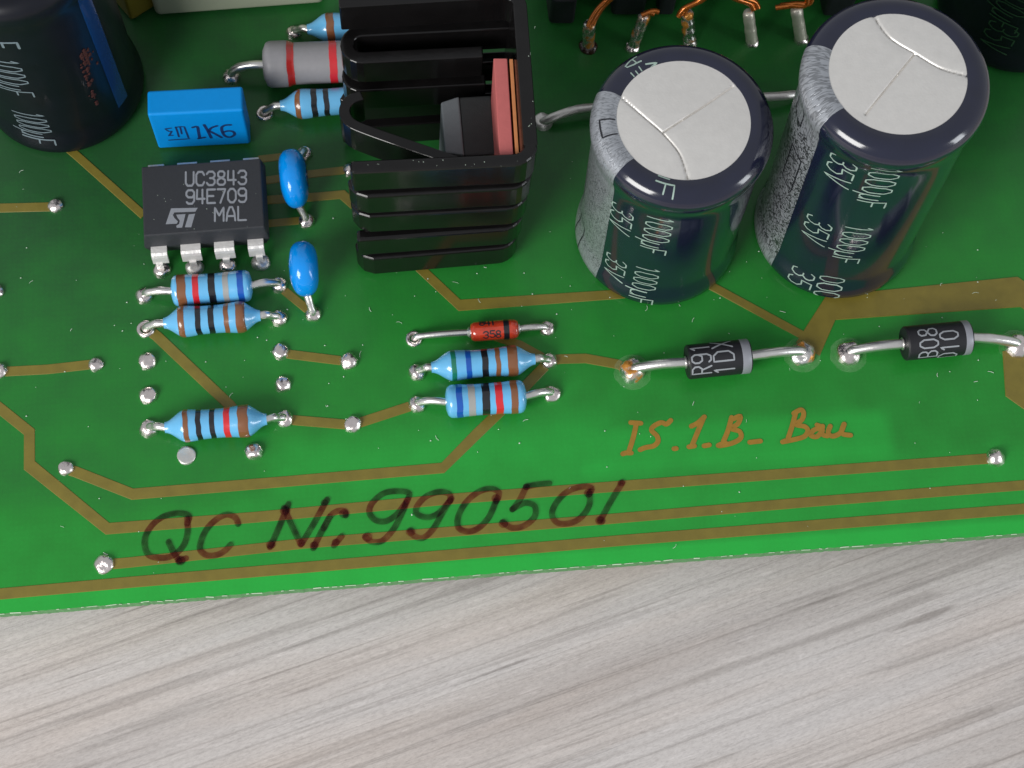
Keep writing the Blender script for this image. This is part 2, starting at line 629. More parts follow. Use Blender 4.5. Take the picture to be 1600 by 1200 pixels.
def stripe_material(name, scale, contrast, width, arc_end):
    """grey print with shrink wrinkles: squiggles down the side, radial ridges over the end bead"""
    m, N, L, B = new_mat(name)
    uv = N.new('ShaderNodeUVMap')
    sp = N.new('ShaderNodeSeparateXYZ')
    L.new(uv.outputs['UV'], sp.inputs[0])

    def wr(su, sv, dist, wid):
        cb = N.new('ShaderNodeCombineXYZ')
        L.new(math_node(N, L, 'MULTIPLY', sp.outputs[0], su), cb.inputs[0])
        L.new(math_node(N, L, 'MULTIPLY', sp.outputs[1], sv), cb.inputs[1])
        nz = N.new('ShaderNodeTexNoise')
        nz.inputs['Scale'].default_value = 1.0
        nz.inputs['Detail'].default_value = 1.0
        nz.inputs['Distortion'].default_value = dist
        L.new(cb.outputs[0], nz.inputs['Vector'])
        d = math_node(N, L, 'ABSOLUTE', math_node(N, L, 'SUBTRACT', nz.outputs['Fac'], 0.5))
        r = N.new('ShaderNodeMapRange')
        r.inputs['From Min'].default_value = wid * .45; r.inputs['From Max'].default_value = wid
        L.new(d, r.inputs['Value'])
        return r.outputs['Result']
    side = wr(scale, scale, 0.7, width)
    top = wr(scale * 1.5, scale * .28, 0.3, width * .8)
    t = N.new('ShaderNodeMapRange')
    t.inputs['From Min'].default_value = arc_end - 4.6; t.inputs['From Max'].default_value = arc_end - 3.6
    L.new(sp.outputs[1], t.inputs['Value'])
    low = N.new('ShaderNodeMapRange')
    low.inputs['From Min'].default_value = 3.4; low.inputs['From Max'].default_value = 2.4
    L.new(sp.outputs[1], low.inputs['Value'])
    tt = math_node(N, L, 'MAXIMUM', t.outputs['Result'], low.outputs['Result'])
    mx = N.new('ShaderNodeMix'); mx.data_type = 'FLOAT'
    L.new(tt, mx.inputs['Factor']); L.new(side, mx.inputs['A'])
    L.new(math_node(N, L, 'ADD', math_node(N, L, 'MULTIPLY', top, .55), .45), mx.inputs['B'])
    g = lin(166, 170, 177)
    c = N.new('ShaderNodeMix'); c.data_type = 'RGBA'
    c.inputs['A'].default_value = tuple(g[i] * (1 - contrast) for i in range(3)) + (1,)
    c.inputs['B'].default_value = g
    L.new(mx.outputs['Result'], c.inputs['Factor'])
    L.new(c.outputs['Result'], B.inputs['Base Color'])
    bp = N.new('ShaderNodeBump')
    bp.inputs['Strength'].default_value = 0.4; bp.inputs['Distance'].default_value = 0.06
    L.new(mx.outputs['Result'], bp.inputs['Height'])
    L.new(bp.outputs['Normal'], B.inputs['Normal'])
    B.inputs['Roughness'].default_value = 0.3
    B.inputs['Metallic'].default_value = 0.35
    B.inputs['Coat Weight'].default_value = 0.5
    B.inputs['Coat Roughness'].default_value = 0.1
    return m


def marker_material():
    m, N, L, B = new_mat('marker_ink')
    out = N['Material Output']
    t = N.new('ShaderNodeBsdfTransparent')
    tc = N.new('ShaderNodeTexCoord')
    nz = N.new('ShaderNodeTexNoise')
    nz.inputs['Scale'].default_value = 1.2
    L.new(tc.outputs['Object'], nz.inputs['Vector'])
    r = N.new('ShaderNodeValToRGB')
    e = r.color_ramp.elements
    e[0].position = 0.3; e[0].color = (0.60, 0.35, 0.46, 1)
    e[1].position = 0.7; e[1].color = (0.86, 0.64, 0.70, 1)
    L.new(nz.outputs['Fac'], r.inputs['Fac'])
    L.new(r.outputs['Color'], t.inputs['Color'])
    g = N.new('ShaderNodeBsdfGlossy')
    g.inputs['Roughness'].default_value = 0.25
    g.inputs['Color'].default_value = (0.6, 0.6, 0.6, 1)
    mx = N.new('ShaderNodeMixShader')
    mx.inputs[0].default_value = 0.015
    L.new(t.outputs[0], mx.inputs[1]); L.new(g.outputs[0], mx.inputs[2])
    L.new(mx.outputs[0], out.inputs['Surface'])
    return m


def film_material(name, col, alpha):
    m, N, L, B = new_mat(name)
    out = N['Material Output']
    t = N.new('ShaderNodeBsdfTransparent')
    B.inputs['Base Color'].default_value = col
    B.inputs['Roughness'].default_value = 0.3
    tc = N.new('ShaderNodeTexCoord')
    nz = N.new('ShaderNodeTexNoise')
    nz.inputs['Scale'].default_value = 1.4
    L.new(tc.outputs['Object'], nz.inputs['Vector'])
    a = math_node(N, L, 'MULTIPLY', nz.outputs['Fac'], alpha * 2, True)
    mx = N.new('ShaderNodeMixShader')
    L.new(a, mx.inputs[0])
    L.new(t.outputs[0], mx.inputs[1]); L.new(B.outputs[0], mx.inputs[2])
    L.new(mx.outputs[0], out.inputs['Surface'])
    return m


M = {}
M['wood'] = wood_material()
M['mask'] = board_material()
M['laminate'] = simple('laminate_edge', (0.10, 0.27, 0.10, 1), 0.7, bump=0.4, bscale=4, var=0.3)
M['trace'] = simple('masked_copper', lin(119, 107, 40), 0.42, coat=0.15, var=0.24, vscale=0.9, bump=0.05)
M['copper_text'] = simple('etched_copper', lin(156, 116, 34), 0.4, coat=0.3, var=0.25, vscale=1.5)
M['solder'] = solder_material('solder')
M['flux_solder'] = solder_material('solder_with_flux', True)
M['dull_solder'] = simple('flat_solder', (0.72, 0.70, 0.67, 1), 0.38, metal=0.75, bump=0.3, bscale=3)
M['lead'] = simple('tinned_lead', (0.84, 0.82, 0.80, 1), 0.30, metal=0.95, bump=0.12, bscale=5)
M['chip_pin'] = simple('tinned_chip_pin', (0.82, 0.80, 0.78, 1), 0.36, metal=0.35, bump=0.5, bscale=3.5, var=0.1)
M['dark_lead'] = simple('dull_lead', (0.42, 0.40, 0.39, 1), 0.35, metal=0.9, bump=0.2, bscale=4)
M['res_blue'] = simple('resistor_blue_lacquer', lin(102, 180, 228), 0.25, coat=0.8, var=0.06, bump=0.06, bscale=2.5)
M['res_grey'] = simple('resistor_grey_cement', lin(142, 141, 145), 0.5, var=0.07, bump=0.12, bscale=3)
for n_, c_ in (('brown', (128, 82, 52)), ('red', (205, 36, 46)), ('black', (22, 24, 30)), ('grey', (160, 160, 158)),
               ('blue', (18, 84, 178)), ('green', (24, 118, 92)), ('dark_red', (178, 42, 40))):
    M['band_' + n_] = simple('band_' + n_, lin(*c_), 0.28, coat=0.7, var=0.08)
M['sleeve'] = simple('navy_sleeve', (0.0085, 0.0105, 0.030, 1), 0.16, coat=0.6, var=0.25, vscale=0.6, bump=0.03, bscale=0.5)
M['old_sleeve'] = simple('black_sleeve', (0.005, 0.006, 0.011, 1), 0.36, spec=.28, coat=0.08, var=0.35, vscale=0.8, bump=0.06, bscale=1.2)
M['alu'] = simple('aluminium_vent', lin(231, 228, 224), 0.42, metal=0.5, var=0.07, vscale=1.6, bump=0.14, bscale=5)
M['stripe_fine'] = stripe_material('fine_grey_stripe', 4.6, 0.72, 0.07, 19.4)
M['stripe_bold'] = stripe_material('wrinkled_grey_stripe', 2.6, 0.85, 0.085, 24.4)
M['print_white'] = simple('white_print', lin(196, 200, 200), 0.4, var=0.08)
M['print_pale'] = simple('pale_green_print', lin(158, 180, 170), 0.4, var=0.1)
M['print_dim'] = simple('dim_print', lin(112, 126, 134), 0.5, var=0.15)
M['print_dark_green'] = simple('faint_green_print', lin(42, 76, 50), 0.5, var=0.2)
M['print_black'] = simple('black_print', (0.01, 0.011, 0.016, 1), 0.5)
M['print_navy'] = simple('navy_print', (0.008, 0.03, 0.13, 1), 0.5)
M['blue_stripe'] = simple('blue_stripe', lin(22, 58, 116), 0.25, coat=0.5, var=0.15)
M['stain'] = simple('rust_stain', lin(70, 30, 26), 0.8, var=0.4, vscale=4, bump=0.8, bscale=8)
M['film_blue'] = simple('blue_plastic', lin(0, 140, 220), 0.5, var=0.05, spec=.25, bump=0.05, bscale=6)
M['dip_blue'] = simple('blue_epoxy', lin(0, 140, 230), 0.16, coat=0.3, var=0.06, bump=0.05, bscale=1.4)
M['ic'] = simple('ic_epoxy', lin(45, 47, 52), 0.55, var=0.14, vscale=5, bump=0.25, bscale=22)
M['ic_print'] = simple('ic_print', lin(138, 142, 150), 0.5, var=0.1, vscale=5)
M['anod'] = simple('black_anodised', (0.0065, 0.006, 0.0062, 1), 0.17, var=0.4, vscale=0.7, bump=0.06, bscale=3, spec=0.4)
M['anod_top'] = simple('black_anodised_lit_top', (0.040, 0.034, 0.035, 1), 0.45, var=0.3, vscale=1.2, bump=0.2, bscale=8)  # light caught by upward faces, painted in as a paler black
M['epoxy_grey'] = simple('dusty_epoxy', lin(106, 112, 116), 0.65, var=0.12, vscale=2, bump=0.3, bscale=12)
M['epoxy_dark'] = simple('dark_epoxy', lin(44, 47, 48), 0.6, var=0.2, vscale=2, bump=0.3, bscale=12)
M['pink'] = simple('pink_ceramic', lin(190, 100, 98), 0.6, var=0.08, vscale=2, bump=0.15, bscale=8)
M['orange_sheet'] = simple('orange_sheet', lin(200, 128, 78), 0.5, var=0.15)
M['copper_sheet'] = simple('brown_sheet', lin(128, 72, 50), 0.45, metal=0.3, var=0.3, vscale=3, bump=0.3)
M['red_glass'] = simple('red_glass', lin(184, 58, 34), 0.1, coat=1.0, var=0.5, vscale=1.6, sss=0.2)
M['diode_black'] = simple('diode_epoxy', (0.012, 0.012, 0.016, 1), 0.45, var=0.3, bump=0.15, bscale=9)
M['silver_band'] = simple('silver_paint', lin(150, 152, 160), 0.4, metal=0.2, var=0.1)
M['print_grey'] = simple('grey_print', lin(150, 154, 160), 0.5, var=0.1)
M['bobbin'] = simple('bobbin_plastic', (0.012, 0.013, 0.017, 1), 0.5, var=0.25, bump=0.15, bscale=4)
M['pin_tin'] = simple('tinned_pin', (0.86, 0.80, 0.68, 1), 0.38, metal=0.55, bump=0.5, bscale=3, var=0.2)
M['flux_dark'] = simple('burnt_flux', lin(44, 26, 12), 0.25, coat=0.6, var=0.5, vscale=2)
M['enamel'] = simple('enamelled_copper', lin(206, 116, 42), 0.25, metal=0.75, coat=0.6, var=0.2)
M['cream'] = simple('cream_plastic', lin(160, 166, 146), 0.45, var=0.05, bump=0.05, bscale=3)
M['yellow'] = simple('yellow_tape', lin(132, 118, 36), 0.35, var=0.12, vscale=0.8, coat=0.3)
M['dust'] = simple('white_lint', lin(205, 222, 205), 0.8, var=0.2)
M['fringe'] = simple('glass_fibre', lin(176, 200, 172), 0.7, var=0.15)
M['marker'] = marker_material()
M['halo'] = film_material('flux_film', lin(190, 220, 180), 0.10)

# ------------------------------------------------------------------ tabletop and board
TABLE_Z = -3.2
o = mesh_obj('tabletop', *prism([(-260, -200), (260, -200), (260, 260), (-260, 260)], TABLE_Z - 22, TABLE_Z), M['wood'], smooth=False)
o['kind'] = 'structure'
o['label'] = 'grey wood grain tabletop under the green circuit board'

board = thing('circuit_board', (0, 0, 0), 'green printed circuit board lying on the grey wooden tabletop', 'circuit board')
# board outline; the near edge is sawn and slightly rough
edge = []
P0, P1, P2 = U(-300, 984), U(800, 893.5), U(2000, 803)
nE = 520
for i in range(nE + 1):
    t = i / nE
    if t < .5:
        p = P0.lerp(P1, t * 2)
    else:
        p = P1.lerp(P2, t * 2 - 1)
    j = 0.05 * noise.noise(Vector((p.x * 2.2, 3, 1))) + 0.05 * noise.noise(Vector((p.x * 7.1, 9, 4)))
    edge.append(Vector((p.x, p.y + j, 0)))
xl, xr = edge[0].x, edge[-1].x
YT = 62.0
poly = [(p.x, p.y) for p in edge] + [(xr, YT), (xl, YT)]
n = len(poly)
V, F = prism(poly, -1.1, 0.0)
me = bpy.data.meshes.new('substrate')
me.from_pydata([tuple(v) for v in V], [], F)
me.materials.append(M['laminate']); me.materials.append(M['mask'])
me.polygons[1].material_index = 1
ob = bpy.data.objects.new('substrate', me)
COL.objects.link(ob); ob.parent = board
# torn glass fibres along the sawn edge
mb = MB()
i = 4
while i < nE - 6:
    run = random.randint(1, 4)
    q = i
    a, b = edge[i], edge[i + run]
    t = (b - a).normalized(); nn = Vector((-t.y, t.x, 0))
    w = random.uniform(0.018, 0.05)
    lift = random.uniform(0.01, 0.05)
    vv = []
    for s in range(4):
        p = a.lerp(b, s / 3) - nn * 0.03 + Vector((0, 0, lift * math.sin(s)))
        vv += [p - nn * w * .6 + Vector((0, 0, -.05)), p + nn * w * .5 + Vector((0, 0, .012 + .03 * random.random()))]
    mb.add(vv, [(2 * k, 2 * k + 2, 2 * k + 3, 2 * k + 1) for k in range(3)])
    i += run + random.choice((1, 1, 2, 3, 4, 7))
fr = mb.obj('edge_fibres', M['fringe'], board)
fr['kind'] = 'stuff'


def copper(pts, w, lift=0.0, name='copper_trace'):
    P = [U(*p) for p in pts]
    P2d = [(p.x, p.y) for p in P]
    V, F = wall(P2d, w / 20.8, -0.02, 0.036 + lift)
    # sloping shoulders: widen the foot a little
    for k in range(0, len(V), 4):
        a, b, c, d = V[k], V[k + 1], V[k + 2], V[k + 3]
        e = (a - d).normalized() * 0.05
        V[k] = a + e; V[k + 3] = d - e
    return mesh_obj(name, V, F, M['trace'], board, smooth=False)


TR = [
    ([(-60, 328), (0, 325), (84, 323)], 15),
    ([(-60, 584), (0, 581), (75, 577), (146, 569)], 15),
    ([(-60, 592), (0, 638), (46, 675), (46, 727), (168, 826), (400, 808), (700, 780), (975, 759), (1550, 716)], 16),
    ([(108, 734), (118, 737), (207, 772), (450, 752), (692, 731), (745, 678), (800, 625), (856, 567)], 16),
    ([(165, 882), (200, 879), (475, 849), (950, 811), (1280, 783), (1600, 758), (1700, 750)], 15),
    ([(-60, 934), (0, 928), (200, 910), (600, 876), (975, 844), (1600, 795), (1700, 787)], 16),
    ([(655, 418), (718, 477), (962, 460), (1010, 455)], 15),
    ([(856, 564), (875, 561), (915, 560), (965, 569), (985, 579)], 15),
    ([(770, 524), (812, 539), (856, 563)], 14),
    ([(436, 448), (448, 457), (486, 488)], 13),
    ([(231, 515), (245, 525), (360, 634), (372, 652)], 16),
    ([(440, 551), (456, 554), (545, 565)], 14),
    ([(446, 655), (465, 657), (551, 664), (640, 635), (652, 631)], 15),
    ([(95, 222), (122, 245), (225, 337)], 13),
    ([(404, 249), (455, 243)], 12),
    ([(410, 283), (437, 279), (485, 272), (546, 265)], 13),
    ([(412, 313), (488, 308), (535, 304), (585, 350)], 14),
    ([(412, 350), (475, 344)], 12),
    ([(1090, 436), (1125, 454), (1258, 526)], 13),
    ([(1640, 488), (1592, 456), (1298, 481), (1262, 546)], 42),
    ([(1588, 550), (1592, 608), (1660, 658)], 44),
]
for i_, (p_, w_) in enumerate(TR):
    copper(p_, w_, .0016 * i_)


def dome(pos, r, h, seed, seg=18, flat=False):
    V, F = [], []
    rings = 7
    for i in range(rings):
        t = i / (rings - 1)
        if flat:
            rr = r * (1 - 0.45 * t ** 4) if i < rings - 1 else 0.001
            z = h * min(1, t * 1.6)
        else:
            rr = r * math.cos(t * math.pi / 2 * 0.985) ** 0.8
            z = h * math.sin(t * math.pi / 2)
        for k in range(seg):
            th = 2 * math.pi * k / seg
            c, s = math.cos(th), math.sin(th)
            q = 1 + 0.16 * noise.noise(Vector((c * 1.3 + seed * 3.1, s * 1.3, t * 2)))
            zz = z * (1 + 0.42 * noise.noise(Vector((c * rr * 1.5 + seed, s * rr * 1.5, seed * 2.3))))
            V.append(Vector((c * rr * q, s * rr * q, zz)))
    for i in range(rings - 1):
        for k in range(seg):
            k2 = (k + 1) % seg
            F.append((i * seg + k, i * seg + k2, (i + 1) * seg + k2, (i + 1) * seg + k))
    F.append(tuple((rings - 1) * seg + k for k in range(seg)))
    return [v + pos for v in V], F


VIAS = [(231, 565, .73, .55), (232, 618, .73, .55), (442, 601, .68, .55), (438, 550, .7, .55), (545, 565, .72, .55),
        (551, 663, .70, .5), (397, 706, .70, .55), (103, 732, .60, .45), (150, 570, .58, .45), (87, 322, .60, .45),
        (547, 266, .62, .5), (1555, 716, .74, .6), (0, 580, .6, .45), (-6, 456, .6, .45)]
for i, (x, y, r, h) in enumerate(VIAS):
    p = U(x, y)
    mb = MB()
    mb.add(*dome(Vector((0, 0, 0.0)), r, h, i + 1))
    mb.obj('solder_pad', M['solder'], board, sharp=80, loc=p)
p = U(291, 712)
mb = MB(); mb.add(*dome(Vector((0, 0, 0)), .70, .16, 40, flat=True))
mb.obj('solder_pad', M['dull_solder'], board, sharp=80, loc=p)


def ring_pad(px, py, r=0.72, r2=0.40, parent=None, mat='solder', name='solder_pad', h=.28, off=None):
    p = U(px, py)
    V, F = [], []
    seg = 24
    prof = [(r, 0), (r * .97, h * .6), (r * .82, h), (r2 * 1.1, h * .8), (r2, h * .2), (r2 * .8, -.15), (0.02, -.2)]
    for rr, z in prof:
        for k in range(seg):
            th = 2 * math.pi * k / seg
            q = 1 + .07 * noise.noise(Vector((math.cos(th) * 1.5 + px, math.sin(th) * 1.5, z)))
            V.append(Vector((math.cos(th) * rr * q, math.sin(th) * rr * q, z)))
    for i in range(len(prof) - 1):
        for k in range(seg):
            k2 = (k + 1) % seg
            F.append((i * seg + k, i * seg + k2, (i + 1) * seg + k2, (i + 1) * seg + k))
    V = [v + p for v in V]
    if off is not None:
        V = [v - off for v in V]
    return mesh_obj(name, V, F, M[mat], parent, sharp=70)


p = U(163, 882)
mb = MB(); mb.add(*dome(Vector((0, 0, 0)), .74, .42, 77))
mb.obj('solder_pad', M['solder'], board, sharp=80, loc=p)

# etched copper writing and the marker note
ZB = lambda s, ox, oy: (lambda x, y: U(ox + x / s, oy + y / s))
f4 = ZB(4.0, 940, 420)
IS = [[(182, 962), (245, 966)], [(218, 966), (196, 1060), (168, 1150)], [(132, 1158), (150, 1152), (185, 1152)],
      [(432, 948), (405, 972), (372, 962), (325, 985), (312, 1012), (345, 1045), (352, 1080), (325, 1108), (275, 1118), (240, 1132)],
      [(452, 1126), (466, 1124)],
      [(560, 985), (600, 965), (642, 926)], [(636, 934), (600, 1020), (562, 1112)], [(545, 1114), (580, 1108)],
      [(640, 1108), (672, 1102)],
      [(822, 940), (866, 922), (852, 968), (812, 1000), (862, 1018), (868, 1060), (812, 1092), (735, 1108)],
      [(812, 930), (790, 1010), (760, 1082)], [(728, 1106), (745, 1098), (775, 1090)],
      [(925, 1086), (992, 1078)],
      [(1200, 905), (1245, 882), (1262, 905), (1250, 945), (1212, 975), (1270, 988), (1288, 1015), (1265, 1050), (1205, 1068), (1138, 1082)],
      [(1212, 900), (1190, 985), (1165, 1060)], [(1130, 1084), (1150, 1076)],
      [(1345, 978), (1372, 992), (1325, 1010), (1305, 1042), (1345, 1050), (1380, 1010)], [(1380, 985), (1378, 1035), (1410, 1046)],
      [(1428, 985), (1415, 1025), (1440, 1048), (1490, 1028), (1515, 972)], [(1512, 975), (1500, 1030), (1555, 1042)]]
mb = px_strokes(IS, 0.38, f4, z=0.03, dz=0.00002)
# raise into real copper thickness
mb.obj('etched_writing', M['copper_text'], board, smooth=False)
fA = ZB(1600 / 420, 200, 740)
fB = ZB(1600 / 450, 550, 740)
A_ = [[(352, 300), (362, 252), (300, 238), (215, 256), (150, 302), (106, 370), (102, 440), (130, 490), (200, 504), (270, 488), (330, 430), (355, 350), (352, 268)],
      [(242, 408), (272, 470), (306, 524)], [(306, 524), (345, 506)],
      [(656, 302), (640, 265), (590, 246), (530, 272), (470, 330), (436, 400), (430, 455), (470, 488), (520, 488), (570, 466), (612, 424)],
      [(845, 440), (900, 318), (955, 182)], [(928, 205), (975, 310), (1030, 424)], [(1030, 424), (1105, 300), (1185, 156)],
      [(1103, 446), (1150, 350), (1202, 258)], [(1165, 330), (1200, 260), (1245, 226), (1290, 226), (1296, 252)],
      [(1226, 430), (1272, 374)]]
B_ = [[(300, 160), (318, 112), (262, 100), (180, 110), (116, 160), (96, 215), (130, 260), (190, 266), (250, 226), (302, 160)],
      [(310, 145), (270, 235), (230, 310), (170, 374), (110, 380), (72, 352)],
      [(545, 155), (540, 115), (482, 104), (410, 130), (360, 185), (362, 226), (420, 245), (482, 220), (545, 150)],
      [(552, 140), (500, 222), (450, 310), (392, 360), (342, 346), (322, 322)],
      [(800, 158), (816, 108), (770, 86), (700, 105), (630, 165), (590, 240), (590, 300), (640, 324), (702, 305), (762, 240), (800, 150)],
      [(965, 76), (1030, 62), (1096, 56)], [(962, 84), (930, 150), (890, 202)],
      [(890, 200), (960, 166), (1014, 182), (1014, 240), (960, 290), (890, 304), (836, 272)],
      [(1312, 122), (1330, 82), (1270, 76), (1190, 106), (1130, 170), (1110, 230), (1140, 275), (1200, 280), (1266, 250), (1316, 180), (1318, 112)],
      [(1502, 50), (1440, 150), (1376, 266)]]
mb = px_strokes(A_, 0.46, fA, z=0.076, dz=0.00003)
mb2 = px_strokes(B_, 0.46, fB, z=0.079, dz=0.00003)
mb.add(mb2.v, mb2.f)
# pools of ink where the pen rested
zz = 0.112
for f_, x, y, r in ((fA, 312, 520, .36), (fA, 850, 425, .33), (fA, 1030, 415, .30), (fA, 1108, 430, .30), (fA, 935, 222, .36),
                    (fA, 1285, 240, .34), (fA, 1236, 412, .28), (fB, 85, 355, .36), (fB, 325, 325, .34), (fB, 800, 140, .33),
                    (fB, 840, 280, .34), (fB, 968, 76, .27), (fB, 1312, 112, .32), (fB, 1378, 264, .36), (fB, 1495, 55, .27), (fA, 1170, 175, .27)):
    c = f_(x, y); zz += 0.0006
    mb.add([Vector((c.x + r * math.cos(k * math.pi / 7) * 1.05, c.y + r * math.sin(k * math.pi / 7), zz)) for k in range(14)], [tuple(range(14))])
mb.obj('marker_note', M['marker'], board, smooth=False)

# specks of lint
mb = MB()
rs = random.Random(11)
clus = [(480, 575), (590, 470), (720, 500), (1080, 450), (250, 540), (180, 400), (1500, 640), (880, 640), (1330, 470)]
for i in range(210):
    if i % 2:
        x, y = rs.uniform(0, 1600), rs.uniform(180, 900)
    else:
        c = rs.choice(clus); x, y = rs.gauss(c[0], 120), rs.gauss(c[1], 60)
    if y > 890 - 0.078 * x + 55 or y < 0 or not (-20 < x < 1620):
        continue
    p = U(x, y)
    r = rs.random()
    if r < 0.80:
        s = rs.uniform(0.02, 0.07)
        a0 = rs.uniform(0, 6)
        pts = [Vector((p.x + s * math.cos(a0 + k * 1.256) * rs.uniform(.6, 1.3), p.y + s * math.sin(a0 + k * 1.256) * rs.uniform(.6, 1.3), 0.06)) for k in range(5)]
        mb.add(pts + [Vector((p.x, p.y, 0.06 + s))], [(k, (k + 1) % 5, 5) for k in range(5)])
    else:
        a0 = rs.uniform(0, 6.28); Ln = rs.uniform(.15, .55); cv = rs.uniform(-1.8, 1.8)
        pts = []
        q = Vector((p.x, p.y, 0.06))
        for k in range(6):
            pts.append(q.copy()); a0 += cv / 5
            q += Vector((math.cos(a0), math.sin(a0), .05 * math.sin(k))) * Ln / 5
        mb.add(*tube(pts, rs.uniform(.010, .022), 5))
for i in range(24):
    if i < 14:
        p = U(rs.uniform(555, 838), rs.uniform(250, 262), 17.0)
        p.y += rs.uniform(-.2, .2)
    else:
        p = U(rs.uniform(826, 836), rs.uniform(20, 240), 17.0)
    s = rs.uniform(0.012, 0.04)
    mb.add([p + Vector((s * math.cos(k * 2.09), s * math.sin(k * 2.09) * 1.4, 0.0)) for k in range(3)] + [p + Vector((0, 0, s))], [(0, 1, 3), (1, 2, 3), (2, 0, 3)])
for i in range(26):
    p = U(rs.uniform(224, 408), rs.uniform(262, 366), 3.95)
    s = rs.uniform(0.012, 0.04)
    mb.add([p + Vector((s * math.cos(k * 2.09), s * math.sin(k * 2.09) * 1.4, 0.0)) for k in range(3)] + [p + Vector((0, 0, s))], [(0, 1, 3), (1, 2, 3), (2, 0, 3)])
d = mb.obj('dust', M['dust'], None)
d['kind'] = 'stuff'
d['label'] = 'white specks and fibres of lint scattered over the green board and its parts'
d['category'] = 'dust'


# ------------------------------------------------------------------ soldered parts
def solder_joint(parent, px, py, off, r=.68, h=.55, seed=1.0, mat='solder'):
    mb = MB()
    mb.add(*dome(U(px, py) - off, r, h, seed))
    return mb.obj('solder_joint', M[mat], parent, sharp=80)


def lead_path(end, pad, zpad=0.1, drop=0.55):
    d = Vector((pad.x - end.x, pad.y - end.y, 0))
    L = d.length
    d.normalize()
    k = Vector((pad.x, pad.y, 0)) - d * min(drop, L * .45)
    pts = [end - d * 0.4, end, end.lerp(Vector((k.x, k.y, end.z * .92)), .55), Vector((k.x, k.y, end.z * .70)),
           Vector((pad.x, pad.y, end.z * .36)) - d * 0.10, Vector((pad.x, pad.y, -0.1))]
    return smooth_path(pts, 6)


def resistor(e0, e1, pad0, pad1, rad, shape, bands, label, z=None, ringed=(), body='res_blue', name='resistor',
             group='blue banded resistors', cat='resistor', lead_r=.31, hide1=False, dark0=False):
    z = rad + 0.12 if z is None else z
    A, B = U(*e0, z), U(*e1, z)
    ax = (B - A).normalized(); L = (B - A).length
    base = Vector(((A.x + B.x) / 2, (A.y + B.y) / 2, 0))
    t = thing(name, base, label, cat, group)

    def prof_r(s):
        if shape == 'bone':
            # necked ends, two fat shoulders and a slimmer waist
            e = min(s, L - s)
            neck = 0.42
            f = min(1, max(0, e / (L * .205)))
            f = f * f * (3 - 2 * f)
            w = 1 - 0.10 * math.exp(-((s - L / 2) / (L * .20)) ** 4)
            return (neck + (rad - neck) * f) * (w if f > .6 else 1)
        if shape == 'barrel':
            e = min(s, L - s)
            c = rad * .34
            f = 1 if e > c else math.sqrt(max(0, 1 - ((c - e) / c) ** 2))
            waist = 1 - 0.10 * (1 if e > L * .215 else max(0, (e - L * .17) / (L * .045)))
            return max(.1, (rad * .62 + rad * .38 * f) * waist)
        e = min(s, L - s)
        c = rad * .42
        f = 1 if e > c else math.sqrt(max(0, 1 - ((c - e) / c) ** 2))
        w = 1 - 0.055 * math.exp(-((s - L / 2) / (L * .27)) ** 6)
        return max(.1, (rad * .45 + rad * .55 * f) * w)
    n = 46
    prof = [(prof_r(L * i / n), L * i / n) for i in range(n + 1)]
    mb = MB(); mb.add(*lathe(prof, 36, A - base, ax))
    mb.obj('body', M[body], t, sharp=60)
    for fr, fw, c in bands:
        s0, s1 = L * (fr - fw / 2), L * (fr + fw / 2)
        q = [(prof_r(s0) - .02, s0 - .001)] + [(prof_r(s0 + (s1 - s0) * k / 5) + .016, s0 + (s1 - s0) * k / 5) for k in range(6)] + [(prof_r(s1) - .02, s1 + .001)]
        mb = MB(); mb.add(*lathe(q, 36, A - base, ax, cap=False))
        for v in mb.v:
            v += ax * .06 * noise.noise(Vector((v.y * 1.6 + fr * 40, v.z * 1.6, fr * 9 + e0[1])))
        mb.obj('colour_band', M['band_' + c], t, sharp=70)
    for i, (e, pad) in enumerate(((A, pad0), (B, pad1))):
        if pad is None:
            continue
        pp = U(*pad)
        mb = MB(); mb.add(*[tube(lead_path(e, pp), lead_r, 12, .12)][0])
        mb.obj('lead', M['dark_lead' if dark0 and i == 0 else 'lead'], t, off=base, sharp=60)
        if i in ringed:
            ring_pad(pad[0], pad[1], .70, .38, t, name='solder_joint', off=base)
        else:
            solder_joint(t, pad[0], pad[1], base, 0.68 + .08 * ((pad[0] * 7) % 3) / 3, .58, pad[0] * .37)
    return t


BLUE_G = 'blue banded resistors'
resistor((268, 455), (394, 446), (226, 463), (436, 446), 1.22, 'straight',
         [(.14, .11, 'brown'), (.315, .075, 'red'), (.515, .085, 'black'), (.685, .07, 'grey'), (.865, .075, 'blue')],
         'blue resistor with brown, red, black, grey and blue bands just below the black chip')
resistor((256, 505), (407, 493), (228, 515), (436, 498), 1.20, 'bone',
         [(.19, .065, 'brown'), (.365, .055, 'black'), (.50, .06, 'black'), (.655, .05, 'brown'), (.80, .095, 'brown')],
         'blue resistor banded brown, black, black, brown, brown, second below the black chip', ringed=(0,))
resistor((258, 668), (417, 655), (233, 670), (445, 655), 1.22, 'bone',
         [(.215, .05, 'brown'), (.34, .05, 'black'), (.475, .05, 'black'), (.615, .06, 'red'), (.775, .10, 'brown')],
         'blue resistor banded brown, black, black, red, brown, above two bare solder dots')
resistor((674, 574), (836, 561), (652, 582), (858, 565), 1.18, 'bone',
         [(.21, .045, 'green'), (.355, .05, 'blue'), (.51, .06, 'black'), (.635, .045, 'brown'), (.775, .095, 'brown')],
         'blue resistor starting with a green band just below the small red glass diode')
resistor((696, 628), (822, 619), (652, 632), (862, 616), 1.26, 'straight',
         [(.17, .075, 'blue'), (.32, .085, 'grey'), (.495, .095, 'black'), (.655, .09, 'red'), (.845, .085, 'brown')],
         'blue resistor banded blue, grey, black, red, brown, lowest part below the red glass diode')
